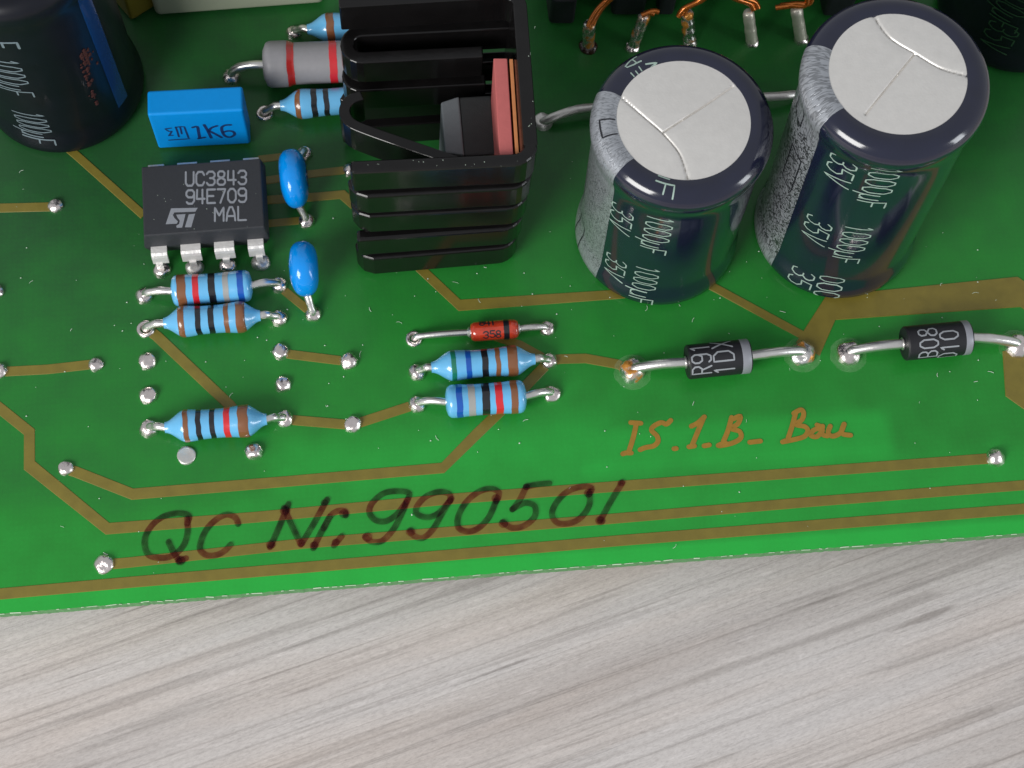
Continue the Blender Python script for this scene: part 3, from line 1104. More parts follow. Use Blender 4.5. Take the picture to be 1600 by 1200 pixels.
resistor((438, 165), (602, 153), (414, 178), None, 1.20, 'bone',
         [(.17, .05, 'brown'), (.325, .055, 'black'), (.44, .05, 'black')],
         'blue resistor poking out from the heat sink below the fat grey resistor', ringed=(0,))
resistor((480, 46), (640, 34), (459, 52), None, 1.20, 'bone',
         [(.225, .075, 'brown')],
         'blue resistor poking out from the heat sink above the fat grey resistor')
resistor((412, 101), (628, 93), (362, 121), None, 1.85, 'barrel',
         [(.20, .05, 'dark_red'), (.505, .055, 'red')],
         'fat grey resistor with two red bands beside the black heat sink', body='res_grey', group='grey resistors', lead_r=.36)

# red glass diode
z = .85
A, B = U(735, 519, z), U(810, 513.5, z)
base = Vector(((A.x + B.x) / 2, (A.y + B.y) / 2, 0)); ax = (B - A).normalized(); L = (B - A).length
t = thing('glass_diode', base, 'small red glass diode with one black band between two blobs of solder', 'diode')
mb = MB(); mb.add(*lathe([(.42, 0), (.62, .06), (.74, .28), (.76, .6), (.76, L - .6), (.74, L - .28), (.62, L - .06), (.42, L)], 28, A - base, ax))
mb.obj('body', M['red_glass'], t, sharp=50)
mb = MB(); mb.add(*lathe([(.74, L * .68), (.785, L * .685), (.785, L * .795), (.74, L * .80)], 28, A - base, ax, cap=False))
mb.obj('cathode_band', M['band_black'], t)
a_, u_, w_ = frame_of(ax)
up_ = Vector((0, 0, 1)); side_ = ax.cross(up_)


def on_rod(s, phi, r):
    """phi measured from straight up, positive toward the viewer"""
    return A - base + ax * s + (up_ * math.cos(phi) + side_ * math.sin(phi)) * r


for rr_ in ((('8', .72, -.55), ('4', 1.15, -.5), ('I', 1.55, -.5), ('3', .95, .85), ('5', 1.45, .80), ('8', 1.9, .85))):
    v, f = text2d(rr_[0], .55, .36, .10)
    mb = MB()
    mb.add([on_rod(rr_[1] + q.x, rr_[2] - q.y / .78 + .3, .775 + q.z * .5) for q in v], f)
    mb.obj('print', M['print_black'], t, smooth=False)
for e, pad in ((A, (647, 530)), (B, (855, 514))):
    mb = MB(); mb.add(*tube(lead_path(e, U(*pad), drop=.5), .27, 12, .08))
    mb.obj('lead', M['lead'], t, off=base, sharp=60)
    mb = MB(); mb.add(*lathe([(.28, -.25), (.42, -.1), (.42, .08), (.3, .16)], 14, e - base, ax))
    mb.obj('lead_stub', M['lead'], t)
ring_pad(647, 530, .66, .34, t, name='solder_joint', off=base)
solder_joint(t, 855, 514, base, .64, .5, 5.5)


# two black rectifier diodes
def rectifier(e0, e1, pad0, pad1, rad, cols, label, fluxed, group='black rectifier diodes', band=.165):
    z = rad + .25
    A, B = U(*e0, z), U(*e1, z)
    base = Vector(((A.x + B.x) / 2, (A.y + B.y) / 2, 0)); ax = (B - A).normalized(); L = (B - A).length
    side = ax.cross(Vector((0, 0, 1)))
    t = thing('rectifier_diode', base, label, 'diode', group)
    mb = MB(); mb.add(*lathe([(.5, 0), (rad * .93, .02), (rad, .12), (rad, L - .12), (rad * .93, L - .02), (.5, L)], 40, A - base, ax))
    mb.obj('body', M['diode_black'], t, sharp=40)
    mb = MB(); mb.add(*lathe([(rad - .03, L * (1 - band)), (rad + .012, L * (1 - band) + .02), (rad + .012, L - .14), (rad - .03, L - .09)], 40, A - base, ax, cap=False))
    mb.obj('cathode_band', M['silver_band'], t, sharp=50)
    for txt, s, phi0, hgt, wid in cols:
        mb = MB()
        v, f = text2d(txt, hgt, wid, .13, gap=5.9)
        pts = []
        for q in v:
            phi = phi0 - q.x / rad          # reading direction climbs over the top
            pts.append(A - base + ax * (s - q.y) + (Vector((0, 0, 1)) * math.cos(phi) + side * math.sin(phi)) * (rad + .012 + q.z))
        mb.add(pts, f)
        mb.obj('print', M['print_grey'], t, smooth=False)
    for i, (e, pad) in enumerate(((A, pad0), (B, pad1))):
        pp = U(*pad)
        d = (pp - Vector((e.x, e.y, 0))).normalized()
        pts = [e - d * .3, e, e.lerp(pp, .45) + Vector((0, 0, .35 * e.z)), pp - d * .55 + Vector((0, 0, e.z * .55)), pp + Vector((0, 0, .35)), pp + Vector((0, 0, -.1))]
        mb = MB(); mb.add(*tube(smooth_path(pts, 6), .40, 14, .06))
        mb.obj('lead', M['lead'], t, off=base, sharp=60)
        mb = MB(); mb.add(*lathe([(.41, -.02), (.5, -.05), (.5, -.13), (.4, -.16)] if i == 0 else [(.41, .02), (.5, .05), (.5, .13), (.4, .16)], 14, e - base, ax))
        mb.obj('lead_collar', M['lead'], t)
        j = solder_joint(t, pad[0], pad[1], base, 1.02, .85, pad[0] * .11, 'flux_solder' if fluxed[i] else 'solder')
        c = pp - base
        mb = MB()
        mb.add([c + Vector((1.45 * math.cos(k * .2618) * (1 + .05 * math.sin(k * 2.1)), 1.45 * math.sin(k * .2618) - .1, .055)) for k in range(24)], [tuple(range(24))])
        mb.obj('flux_residue', M['halo'], t, smooth=False)
    return t


rectifier((1073, 566), (1171, 556), (988, 580), (1253, 553), 1.32,
          [('R91', 1.62, 1.15, 1.45, .62), ('1DX', 3.38, 1.28, 1.55, .72)],
          'black rectifier diode marked R91 between the left tall capacitor and the etched writing', (True, True))
rectifier((1412, 537), (1514, 527), (1325, 553), (1588, 541), 1.32,
          [('B08', 2.30, 1.45, 1.45, .62), ('D1O', 3.85, 1.75, 1.45, .62)] if False else
          [('B08', 2.25, 1.42, 1.4, .62), ('D10', 3.85, 1.72, 1.4, .62)],
          'black rectifier diode at the right edge of the photo below the wide copper track', (False, False), band=.13)


# ------------------------------------------------------------------ electrolytic capacitors
class Can:
    def __init__(s, base, r, h, lean, disc_r):
        s.base, s.r, s.h = base, r, h
        ax = Vector((lean[0], lean[1], 1)).normalized()
        s.q = Vector((0, 0, 1)).rotation_difference(ax)
        rr = 1.25
        P = [(r * .80, .12), (r * .96, .22), (r + .02, .6), (r, 1.1), (r * .985, 1.9), (r * .955, 2.6), (r * .950, 3.4), (r * .952, h * .5), (r * .952, h - 3.6), (r * .958, h - 2.9), (r * .972, h - 2.4), (r * .99, h - 1.95)]
        # rounded top bead
        for k in range(0, 9):
            a = math.pi / 2 * k / 8
            P.append((r - rr + rr * math.cos(a) * 1.0, h - rr + rr * math.sin(a)))
        P.append((disc_r + .35, h - .03))
        P.append((disc_r + .02, h - .12))
        P.append((disc_r - .05, h - .30))
        # refine
        Q = []
        for a, b in zip(P[:-1], P[1:]):
            n = max(1, int(math.hypot(b[0] - a[0], b[1] - a[1]) / .8))
            for k in range(n):
                Q.append((a[0] + (b[0] - a[0]) * k / n, a[1] + (b[1] - a[1]) * k / n))
        Q.append(P[-1])
        s.prof = Q
        s.S = [0]
        for a, b in zip(Q[:-1], Q[1:]):
            s.S.append(s.S[-1] + math.hypot(b[0] - a[0], b[1] - a[1]))

    def at(s, arc):
        S = s.S
        arc = max(0, min(arc, S[-1] - 1e-6))
        i = 0
        while i < len(S) - 2 and S[i + 1] < arc:
            i += 1
        t = (arc - S[i]) / (S[i + 1] - S[i])
        a, b = s.prof[i], s.prof[i + 1]
        r, z = a[0] + (b[0] - a[0]) * t, a[1] + (b[1] - a[1]) * t
        dr, dz = b[0] - a[0], b[1] - a[1]
        l = math.hypot(dr, dz)
        return r, z, dz / l, -dr / l        # radius, height, outward normal (nr, nz)

    def local(s, ang, arc, off=0.0):
        r, z, nr, nz = s.at(arc)
        c, sn = math.cos(ang), math.sin(ang)
        return s.q @ Vector(((r + nr * off) * c, (r + nr * off) * sn, z + nz * off))

    def find(s, px, py):
        best = None
        for i in range(0, 360, 3):
            a = math.radians(i)
            for k in range(0, 70):
                arc = s.S[-1] * k / 70
                r, z, nr, nz = s.at(arc)
                nrm = s.q @ Vector((nr * math.cos(a), nr * math.sin(a), nz))
                p = s.base + s.local(a, arc)
                if nrm.dot(CAM - p) < 0:
                    continue
                x, y = to_px(p)
                d = (x - px) ** 2 + (y - py) ** 2
                if best is None or d < best[0]:
                    best = (d, a, arc)
        return best[1], best[2]

    def shell(s, a0, a1, off, arc0=0.0, arc1=None, seg=None):
        arc1 = s.S[-1] if arc1 is None else arc1
        arcs = [x for x in s.S if arc0 <= x <= arc1]
        n = seg or max(6, int((a1 - a0) / .07))
        V, F = [], []
        for x in arcs:
            for k in range(n + 1):
                V.append(s.local(a0 + (a1 - a0) * k / n, x, off))
        for i in range(len(arcs) - 1):
            for k in range(n):
                F.append((i * (n + 1) + k, i * (n + 1) + k + 1, (i + 1) * (n + 1) + k + 1, (i + 1) * (n + 1) + k))
        return V, F

    def text(s, mb, txt, px, py, hgt, wid, stroke, gap=5.4, off=.016):
        """print runs down the can, tops of the letters to the right"""
        a0, arc0 = s.find(px, py)
        v, f = text2d(txt, hgt, wid, stroke, gap)
        half = ((len(txt) - 1) * gap + 4) * wid / 8
        mb.add([s.local(a0 + (q.y - hgt / 2) / s.r, arc0 - (q.x - half), off + q.z) for q in v], f)


def vent_disc(can, spokes, centre, rad, parent, mat='alu'):
    """stamped end of the can: three score lines meeting off-centre"""
    c = Vector(centre)
    rings, seg = 72, 220
    V, F = [], []
    lines = []
    for sp in spokes:
        pts = smooth_path([Vector(p) for p in sp], 8) if len(sp) > 2 else [Vector(p) for p in sp]
        lines.append(pts)
    for i in range(rings + 1):
        r = rad * i / rings
        for k in range(seg):
            th = 2 * math.pi * k / seg
            p = Vector((r * math.cos(th), r * math.sin(th)))
            d = 9
            for pts in lines:
                for a, b in zip(pts[:-1], pts[1:]):
                    t = max(0, min(1, (p - a).dot(b - a) / (b - a).length_squared))
                    d = min(d, (p - a - (b - a) * t).length)
            z = can.h - .13 - .20 * math.exp(-(d / .055) ** 2) + .05 * (1 - math.exp(-(d / .4) ** 2)) - .06 * (r / rad) ** 2
            V.append(can.q @ Vector((p.x, p.y, z)))
    for i in range(rings):
        for k in range(seg):
            k2 = (k + 1) % seg
            F.append((i * seg + k, i * seg + k2, (i + 1) * seg + k2, (i + 1) * seg + k))
    return mesh_obj('vent_disc', V, F, M[mat], parent, sharp=80)


def capacitor(base, r, h, lean, disc_r, label, group, sleeve='sleeve'):
    can = Can(base, r, h, lean, disc_r)
    t = thing('electrolytic_capacitor', base, label, 'capacitor', group)
    V, F = can.shell(0, 2 * math.pi, 0, seg=96)
    mesh_obj('sleeve', V, F, M[sleeve], t, sharp=50)
    return can, t


def can_plane_pt(can, px, py):
    ax = can.q @ Vector((0, 0, 1))
    p = ray_plane(px, py, can.base + ax * (can.h - .12), ax)
    q = can.q.inverted() @ (p - can.base)
    return (q.x, q.y)


CG = 'tall navy electrolytic capacitors'
for spec in (
    dict(b=(12.395, 11.873), r=6.38, h=18.35, lean=(-.016, .005), disc=4.62,
         label='shorter navy capacitor left of the taller one, fine grey stripe and white scored top',
         spokes=[[(972, 152), (1035, 207)], [(1035, 207), (1090, 172), (1146, 134)], [(1035, 207), (1062, 240), (1076, 281)]], ctr=(1067, 188),
         stripe=((938, 142), (985, 251)), smat='stripe_fine',
         txt=[('1000uF', 1026, 367, 2.45, .80), ('35V', 972, 342, 2.45, .95), ('1000uF', 1006, 443, 2.3, .80), ('35V', 958, 418, 2.3, .95), ('uF', 1037, 286, 2.0, 1.0),
              ('A', 989, 97, 1.6, .62), ('E', 996, 116, 1.2, .6), ('V', 1019, 99, 1.3, .45)],
         marks=[(958, 200, 1.5, 1.6), (914, 275, 1.5, 4.6), (906, 362, 1.5, 3.6)]),
    dict(b=(26.633, 11.441), r=6.36, h=23.4, lean=(-.036, .017), disc=4.60,
         label='tallest navy capacitor at the right with a wrinkled grey stripe and white scored top',
         spokes=[[(1365, 23), (1390, 58), (1430, 83)], [(1430, 83), (1470, 106), (1511, 117)], [(1430, 83), (1352, 178)]], ctr=(1407, 109),
         stripe=((1262, 74), (1296, 188)), smat='stripe_bold',
         txt=[('1000uF', 1374, 290, 2.6, .82), ('35V', 1310, 266, 2.6, .95), ('1000uF', 1331, 382, 2.6, .82), ('35V', 1278, 361, 2.6, .95),
              ('35', 1252, 434, 2.4, .9), ('000', 1296, 448, 2.4, .85)],
         marks=[(1252, 170, 1.6, 2.4), (1238, 262, 1.6, 4.5)])):
    can, t = capacitor(Vector((spec['b'][0], spec['b'][1], 0)), spec['r'], spec['h'], spec['lean'], spec['disc'], spec['label'], CG)
    sp = [[can_plane_pt(can, *p) for p in line] for line in spec['spokes']]
    vent_disc(can, sp, (0, 0), spec['disc'] + .02, t)
    a0 = can.find(*spec['stripe'][0])[0]; a1 = can.find(*spec['stripe'][1])[0]
    V, F = can.shell(a0, a1, .012, arc0=.3)
    so = mesh_obj('stripe', V, F, M[spec['smat']], t, sharp=50)
    nseg = max(6, int((a1 - a0) / .07)) + 1
    arcs_ = [x for x in can.S if x >= .3]
    uvl = so.data.uv_layers.new(name='UVMap')
    for lp in so.data.loops:
        i_, k_ = divmod(lp.vertex_index, nseg)
        uvl.data[lp.index].uv = ((a1 - a0) * k_ / (nseg - 1) * can.r, arcs_[i_])
    for tx, px, py, hh, ww in spec['txt']:
        mb = MB()
        can.text(mb, tx, px, py, hh * .80, ww * .96, .12)
        mb.obj('print', M['print_pale'], t, smooth=False)
    for px, py, wa, la in spec['marks']:
        mb = MB()
        a, s_ = can.find(px, py)
        pts = [(-la / 2, -wa / 2), (la / 2, -wa / 2), (la / 2, wa / 2), (-la / 2, wa / 2), (-la / 2, -wa / 2)]
        v, f = ribbon2d(pts, .13, .2)
        mb.add([can.local(a + q.y / can.r, s_ - q.x, .026) for q in v], f)
        mb.obj('minus_mark', M['print_black'], t, smooth=False)

# dark capacitor, upper left corner
b = U(103, 134)
can, t = capacitor(Vector((b.x, b.y, 0)), 6.3, 20.5, (-.01, .0), 4.7, 'black capacitor with a thin blue stripe standing in the upper left corner', 'dark electrolytic capacitors', 'old_sleeve')
vent_disc(can, [[(-4, 1), (0, 0)], [(0, 0), (3, 3)], [(0, 0), (2, -4)]], (0, 0), 4.72, t)
a0 = can.find(160, 100)[0]; a1 = can.find(178, 100)[0]
V, F = can.shell(a0, a1, .014, arc0=3.4, arc1=can.S[-1] - 1.2)
mesh_obj('stripe', V, F, M['blue_stripe'], t)
for a_ in (('1000uF', 16, 122, 2.6, .66, .14), ('1000uF', 54, 198, 2.6, .58, .14), ('F', 2, 70, 2.4, .8, .2)):
    mb = MB()
    can.text(mb, *a_)
    mb.obj('print', M['print_dim'], t, smooth=False)
mb = MB()
rs = random.Random(5)
for i in range(70):
    q = rs.random()
    px = 132 + 18 * q ** 1.4 + rs.gauss(0, 3.2 if q < .4 else 1.6)
    py = 82 + 82 * q + rs.gauss(0, 3)
    if i < 30:
        px, py = rs.gauss(134, 6), rs.gauss(90, 9)
    a, s_ = can.find(px, py)
    r_ = rs.uniform(.08, .26)
    v = [can.local(a + r_ * math.cos(k * 1.2566) / can.r * rs.uniform(.6, 1.2), s_ + r_ * math.sin(k * 1.2566) * rs.uniform(.6, 1.4), .03) for k in range(5)]
    mb.add(v + [can.local(a, s_, .07)], [(k, (k + 1) % 5, 5) for k in range(5)])
st = mb.obj('stain', M['stain'], t, smooth=False)
st['kind'] = 'stuff'
# dark capacitor, upper right corner
b = U(1578, 16)
can, t = capacitor(Vector((b.x, b.y, 0)), 6.3, 20.0, (0, 0), 4.7, 'dark capacitor half hidden behind the tallest one in the upper right corner', 'dark electrolytic capacitors', 'old_sleeve')
vent_disc(can, [[(-4, 1), (0, 0)], [(0, 0), (3, 3)], [(0, 0), (2, -4)]], (0, 0), 4.72, t)
for a_ in (('1000uF', 1582, 8, 2.6, .8, .13), ('35V', 1560, 60, 2.6, .9, .13)):
    mb = MB()
    can.text(mb, *a_)
    mb.obj('print', M['print_dark_green'], t, smooth=False)

# ------------------------------------------------------------------ blue film capacitor marked 1K6
zt = 5.7
TL, TR_, BL_, BR_ = U(230, 143, zt), U(376, 137, zt), U(230, 178, zt), U(383, 169, zt)
c = (TL + TR_ + BL_ + BR_) / 4
dx = ((TR_ - TL) + (BR_ - BL_)) / 2
Lx, Ly = dx.length, 2.15
rz = math.atan2(dx.y, dx.x)
t = thing('film_capacitor', (c.x, c.y, 0), 'bright blue box capacitor marked 1K6 above the black chip', 'capacitor', None, rz)
o = mesh_obj('body', *prism([(-Lx / 2, -Ly / 2), (Lx / 2, -Ly / 2), (Lx / 2, Ly / 2), (-Lx / 2, Ly / 2)], .25, zt), M['film_blue'], t, smooth=False)
bevel(o, .22, 4)
mw = Matrix.Translation((c.x, c.y, 0)) @ Matrix.Rotation(rz, 4, 'Z')
mi = mw.inverted()
n_w = (mw.to_3x3() @ Vector((0, -1, 0)))
p_w = mw @ Vector((0, -Ly / 2, 2))


def film_pt(x, y):
    q = mi @ ray_plane(240 + x / 10, 180 + y / 10, p_w, n_w)
    return Vector((q.x, q.z))


mb = MB()
FS = [[(610, 190), (680, 178), (700, 250), (720, 355)], [(700, 362), (800, 345)],
      [(790, 150), (850, 250), (900, 352)], [(990, 165), (905, 195), (860, 245)], [(880, 250), (960, 290), (1060, 345)],
      [(1205, 150), (1120, 155), (1065, 190), (1075, 260), (1120, 325), (1200, 340), (1265, 300), (1240, 255), (1160, 245), (1090, 265)]]
for st in FS:
    v, f = ribbon2d(smooth_path([film_pt(*p) for p in st], 4), .24, .2)
    mb.add([Vector((q.x, -Ly / 2 - .012, q.y)) for q in v], f)
mb.obj('print', M['print_navy'], t, smooth=False)
mb = MB()
for st in ([(275, 200), (180, 212), (235, 250), (285, 248), (255, 300), (230, 318), (300, 312)], [(345, 185), (370, 250), (395, 335)], [(345, 188), (410, 178), (480, 180), (510, 260), (545, 350)],
           [(415, 190), (430, 240), (440, 290)], [(240, 388), (400, 378), (560, 366)]):
    v, f = ribbon2d([film_pt(*p) for p in st], .15, .2)
    mb.add([Vector((q.x, -Ly / 2 - .012, q.y)) for q in v], f)
mb.obj('logo', M['print_navy'], t, smooth=False)

# ------------------------------------------------------------------ eight pin chip
zt = 3.95
c4 = [U(219, 257, zt), U(409, 241, zt), U(415, 361, zt), U(223, 373, zt)]
c = sum(c4, Vector()) / 4
dx = (c4[1] - c4[0]) + (c4[2] - c4[3])
rz = math.atan2(dx.y, dx.x)
t = thing('chip', (c.x, c.y, 0), 'black eight pin chip printed UC3843 below the bright blue box capacitor', 'chip', None, rz)
mw = Matrix.Translation((c.x, c.y, 0)) @ Matrix.Rotation(rz, 4, 'Z'); mi = mw.inverted()
HX, HY = 4.62, 3.02
V = []
for z_, k in ((.75, -.22), (2.25, .12), (2.45, .12), (zt, -.10)):
    V += [Vector((-HX - k, -HY - k, z_)), Vector((HX + k, -HY - k, z_)), Vector((HX + k, HY + k, z_)), Vector((-HX - k, HY + k, z_))]
F = [(3, 2, 1, 0), (12, 13, 14, 15)]
for i in range(3):
    for k in range(4):
        k2 = (k + 1) % 4
        F.append((i * 4 + k, i * 4 + k2, (i + 1) * 4 + k2, (i + 1) * 4 + k))
o = mesh_obj('body', V, F, M['ic'], t, smooth=False)
bevel(o, .10, 2)


def chip_pt(s, ox, oy, x, y):
    q = mi @ U(ox + x / s, oy + y / s, zt)
    return Vector((q.x, q.y))


def chip_line(mb, txt, x0, y0b, x1, y1b, ytop, stroke):
    """baseline from (x0,y0b) to (x1,y1b), cap height up to ytop at x0; zoomed pixel coordinates"""
    a = chip_pt(10.667, 250, 260, x0, y0b); b_ = chip_pt(10.667, 250, 260, x1, y1b); u = chip_pt(10.667, 250, 260, x0, ytop)
    gap = 5.35
    tot = (len(txt) - 1) * gap + 4
    v, f = text2d(txt, 6, 4, stroke / ((b_ - a).length / tot), gap, step=.4)
    mb.add([Vector((*(a + (b_ - a) * (q.x / tot) + (u - a) * (q.y / 6)), zt + .006 + q.z)) for q in v], f)


for a_ in (('UC3843', 430, 325, 1440, 300, 100, .145), ('94E709', 440, 625, 1440, 596, 400, .145), ('MAL', 915, 915, 1450, 895, 690, .145)):
    mb = MB()
    chip_line(mb, *a_)
    mb.obj('print', M['ic_print'], t, smooth=False)
mb = MB()
for poly in ([(185, 700), (630, 690), (590, 755), (240, 768), (215, 810), (240, 860), (300, 920), (280, 955), (95, 965)],
             [(270, 805), (425, 795), (370, 1020), (280, 1025), (270, 990), (320, 960), (330, 905), (290, 850)],
             [(480, 800), (585, 790), (520, 1015), (415, 1015)]):
    P = [chip_pt(10.667, 250, 260, *p) for p in poly]
    if area2([(p.x, p.y) for p in P]) < 0:
        P.reverse()
    mb.add([Vector((p.x, p.y, zt + .008)) for p in P], [tuple(range(len(P)))])
mb.obj('logo', M['ic_print'], t, smooth=False)
for side in (-1, 1):
    for k in range(4):
        x = (k - 1.5) * 2.54
        l, r = (.45, .75) if k in (0,) else ((.75, .45) if k == 3 else (.75, .75))
        mb = MB()
        y0, y1 = 3.05, 3.95
        # shoulder: bent strip with thickness
        th = .25
        path = [(y0, 2.42), (y1 - .25, 2.42), (y1 - .06, 2.30), (y1 + .02, 2.05), (y1 + .10, 1.25)]
        P1 = []
        for (yy, z_) in path:
            P1.append((yy, z_))
        Vv, Ff = [], []
        for i, (yy, z_) in enumerate(path):
            a = path[max(0, i - 1)]; b_ = path[min(len(path) - 1, i + 1)]
            d = Vector((b_[0] - a[0], b_[1] - a[1])).normalized(); nn = Vector((-d.y, d.x)) * -th
            for xx in (-l, r):
                Vv.append(Vector((x + xx, side * yy, z_)))
                Vv.append(Vector((x + xx, side * (yy + nn.x), z_ + nn.y)))
        for i in range(len(path) - 1):
            q = i * 4
            Ff += [(q, q + 2, q + 6, q + 4), (q + 1, q + 5, q + 7, q + 3), (q, q + 4, q + 5, q + 1), (q + 2, q + 3, q + 7, q + 6)]
        q = (len(path) - 1) * 4
        Ff += [(0, 1, 3, 2), (q, q + 2, q + 3, q + 1)]
        mb.add(Vv, Ff)
        # narrow foot
        x0 = x
        fv, ff = prism([(x0 - .26, side * (y1 + .10) - .13), (x0 + .26, side * (y1 + .10) - .13), (x0 + .26, side * (y1 + .10) + .13), (x0 - .26, side * (y1 + .10) + .13)], -.1, 1.3)
        mb.add(fv, ff)
        o = mb.obj('pin', M['chip_pin'], t, smooth=False)
        s_ = MB()
        s_.add(*dome(Vector((x0, side * (y1 + .12), 0)), .72, .62, k * 3.1 + side))
        s_.obj('solder_joint', M['solder' if (k + side) % 2 else 'dull_solder'], o, sharp=80)


# ------------------------------------------------------------------ blue dipped ceramic capacitors
def dipped(px, py, pads, rx, ry, rzz, zc, yaw, label, marks):
    c = U(px, py, zc)
    base = Vector((c.x, c.y, 0))
    t = thing('ceramic_capacitor', base, label, 'capacitor', 'blue dipped ceramic capacitors')
    V, F = [], []
    rings, seg = 22, 32
    for i in range(rings + 1):
        ph = math.pi * i / rings
        for k in range(seg):
            th = 2 * math.pi * k / seg
            # lens: blunt across the thickness, round in the disc plane
            x = math.sin(ph) * math.cos(th); y = math.sin(ph) * math.sin(th); z_ = math.cos(ph)
            rr = math.hypot(y, z_)
            sx = math.copysign(abs(x) ** .85, x)
            kk = (rr ** .62) / max(rr, 1e-6)
            y, z_ = y * kk, z_ * kk
            p = Vector((sx * rx, y * ry, z_ * rzz))
            if z_ < 0:
                p.x *= 1 + .12 * z_
            p.x += .05 * noise.noise(Vector((p.x, p.y, p.z)) * .9 + Vector((px, 0, 0)))
            p.rotate(Matrix.Rotation(yaw, 3, 'Z'))
            V.append(p + Vector((0, 0, zc)))
    for i in range(rings):
        for k in range(seg):
            k2 = (k + 1) % seg
            F.append((i * seg + k, (i + 1) * seg + k, (i + 1) * seg + k2, i * seg + k2))
    mesh_obj('body', V, F, M['dip_blue'], t, sharp=80)
    for pd, side in pads:
        pp = U(*pd)
        s0 = Matrix.Rotation(yaw, 3, 'Z') @ Vector((0, side * ry * .62, 0)) + Vector((c.x, c.y, zc - rzz * .62))
        mb = MB(); mb.add(*tube(smooth_path([s0, s0.lerp(pp, .5) + Vector((0, 0, .35)), pp + Vector((0, 0, .5)), pp + Vector((0, 0, -.1))], 6), .30, 12, .1))
        mb.obj('lead', M['lead'], t, off=base, sharp=60)
        solder_joint(t, pd[0], pd[1], base, .66, .55, pd[0] * .3)
    if marks:
        mb = MB()
        sgn, lst = marks
        for (y_, z_, w_, h_, ch) in lst:
            v, f = text2d(ch, h_, w_, .17)
            pts = []
            for q in v:
                yy, zz_ = y_ - q.x * 0 + q.x - w_ / 2, z_ + q.y
                rr2 = ((yy / ry) ** 2 + (zz_ / rzz) ** 2) ** 1.61
                xx = max(0, 1 - rr2) ** .5
                xx = sgn * (xx ** .85 * rx + .05 + q.z)
                p = Vector((xx, yy, zz_)); p.rotate(Matrix.Rotation(yaw, 3, 'Z'))
                pts.append(p + Vector((0, 0, zc)))
            mb.add(pts, f)
        mb.obj('print', M['print_navy'], t, smooth=False)


dipped(459, 279, [((479, 346), -1), ((476, 240), 1)], 1.08, 2.35, 2.1, 3.1, .06, 'blue dipped capacitor right beside the black chip, upper of two',
       (1, [(-.7, .2, .6, .9, '0'), (.1, .25, .6, .9, '1'), (.9, .2, .6, .9, '4')]))
dipped(475, 420, [((489, 491), -1), ((468, 392), 1)], 1.10, 2.12, 2.1, 3.0, .02, 'blue dipped capacitor with a long pale lead, lower of two and nearest the resistors',
       (-1, [(-.5, .1, .5, .7, '1'), (.4, .1, .5, .7, '0')]))

# ------------------------------------------------------------------ heat sink, transistor, pads
ZT = 17.0
hb = U(690, 300)
hs = thing('heat_sink', (hb.x, hb.y, 0), 'black finned heat sink standing between the blue resistors and tall capacitors', 'heat sink')
h0 = Vector((hb.x, hb.y, 0))


def hp(px, py, z=ZT):
    p = U(px, py, z) - h0
    return (p.x, p.y)


def hwall(name, pts, th, z0, z1, mat='anod', r=.12, lean=0.0):
    mb = MB(); mb.add(*wall(pts, th, z0, z1))
    for v in mb.v:
        v.x += lean * (z1 - v.z)
    o = mb.obj(name, M[mat], hs, smooth=False)
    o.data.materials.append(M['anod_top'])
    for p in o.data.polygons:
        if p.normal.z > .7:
            p.material_index = 1  # upward faces get the painted lit tone
    bevel(o, r, 3)
    return o


def arc_pts(cx, cy, r, a0, a1, n=8):
    return [(cx + r * math.cos(math.radians(a0 + (a1 - a0) * k / n)), cy + r * math.sin(math.radians(a0 + (a1 - a0) * k / n))) for k in range(n + 1)]


FRt = Vector(hp(843, 246)); FLt = Vector(hp(547, 260)); RRt = Vector(hp(822, -14)); RLt = Vector(hp(529, 3))
TH = .95
# plate on the right (the transistor is clamped to it)
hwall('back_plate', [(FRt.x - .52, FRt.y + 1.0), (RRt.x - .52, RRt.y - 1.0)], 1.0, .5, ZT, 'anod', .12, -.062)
# five stacked slats on either side, parted by shadow gaps and alternately set in and out
zs = [(14.0, 17.0), (10.65, 13.45), (7.35, 10.1), (4.05, 6.8), (.5, 3.45)]
inset_l = [0.0, .16, .10, .42, .46]
inset_r = [0.0, .06, .02, .12, .10]
xr_in = [0, .16, .30, .52, .72]
xl_ = [FLt.x + .0, FLt.x + .02, FLt.x + .05, FLt.x - .05, FLt.x + .05]
for k, (z0, z1) in enumerate(zs):
    y_l = FLt.y - inset_l[k]; y_r = FRt.y - inset_r[k]
    R0 = 1.2
    pts = []
    if k in (1, 2, 4):
        pts += [(xl_[k] + .10, y_l + 1.15), (xl_[k] + .20, y_l + .62), (xl_[k] + .5, y_l + .22), (xl_[k] + 1.0, y_l + .02)]
    else:
        pts += [(xl_[k], y_l)]
    xe = FRt.x - .5 - xr_in[k]
    pts += [(xe - R0, y_r)] + [(xe - R0 + R0 * math.sin(math.radians(a)), y_r + R0 - R0 * math.cos(math.radians(a))) for a in (15, 30, 45, 60, 75, 90)]
    hwall('fin', pts, TH, z0, z1, 'anod', .26)
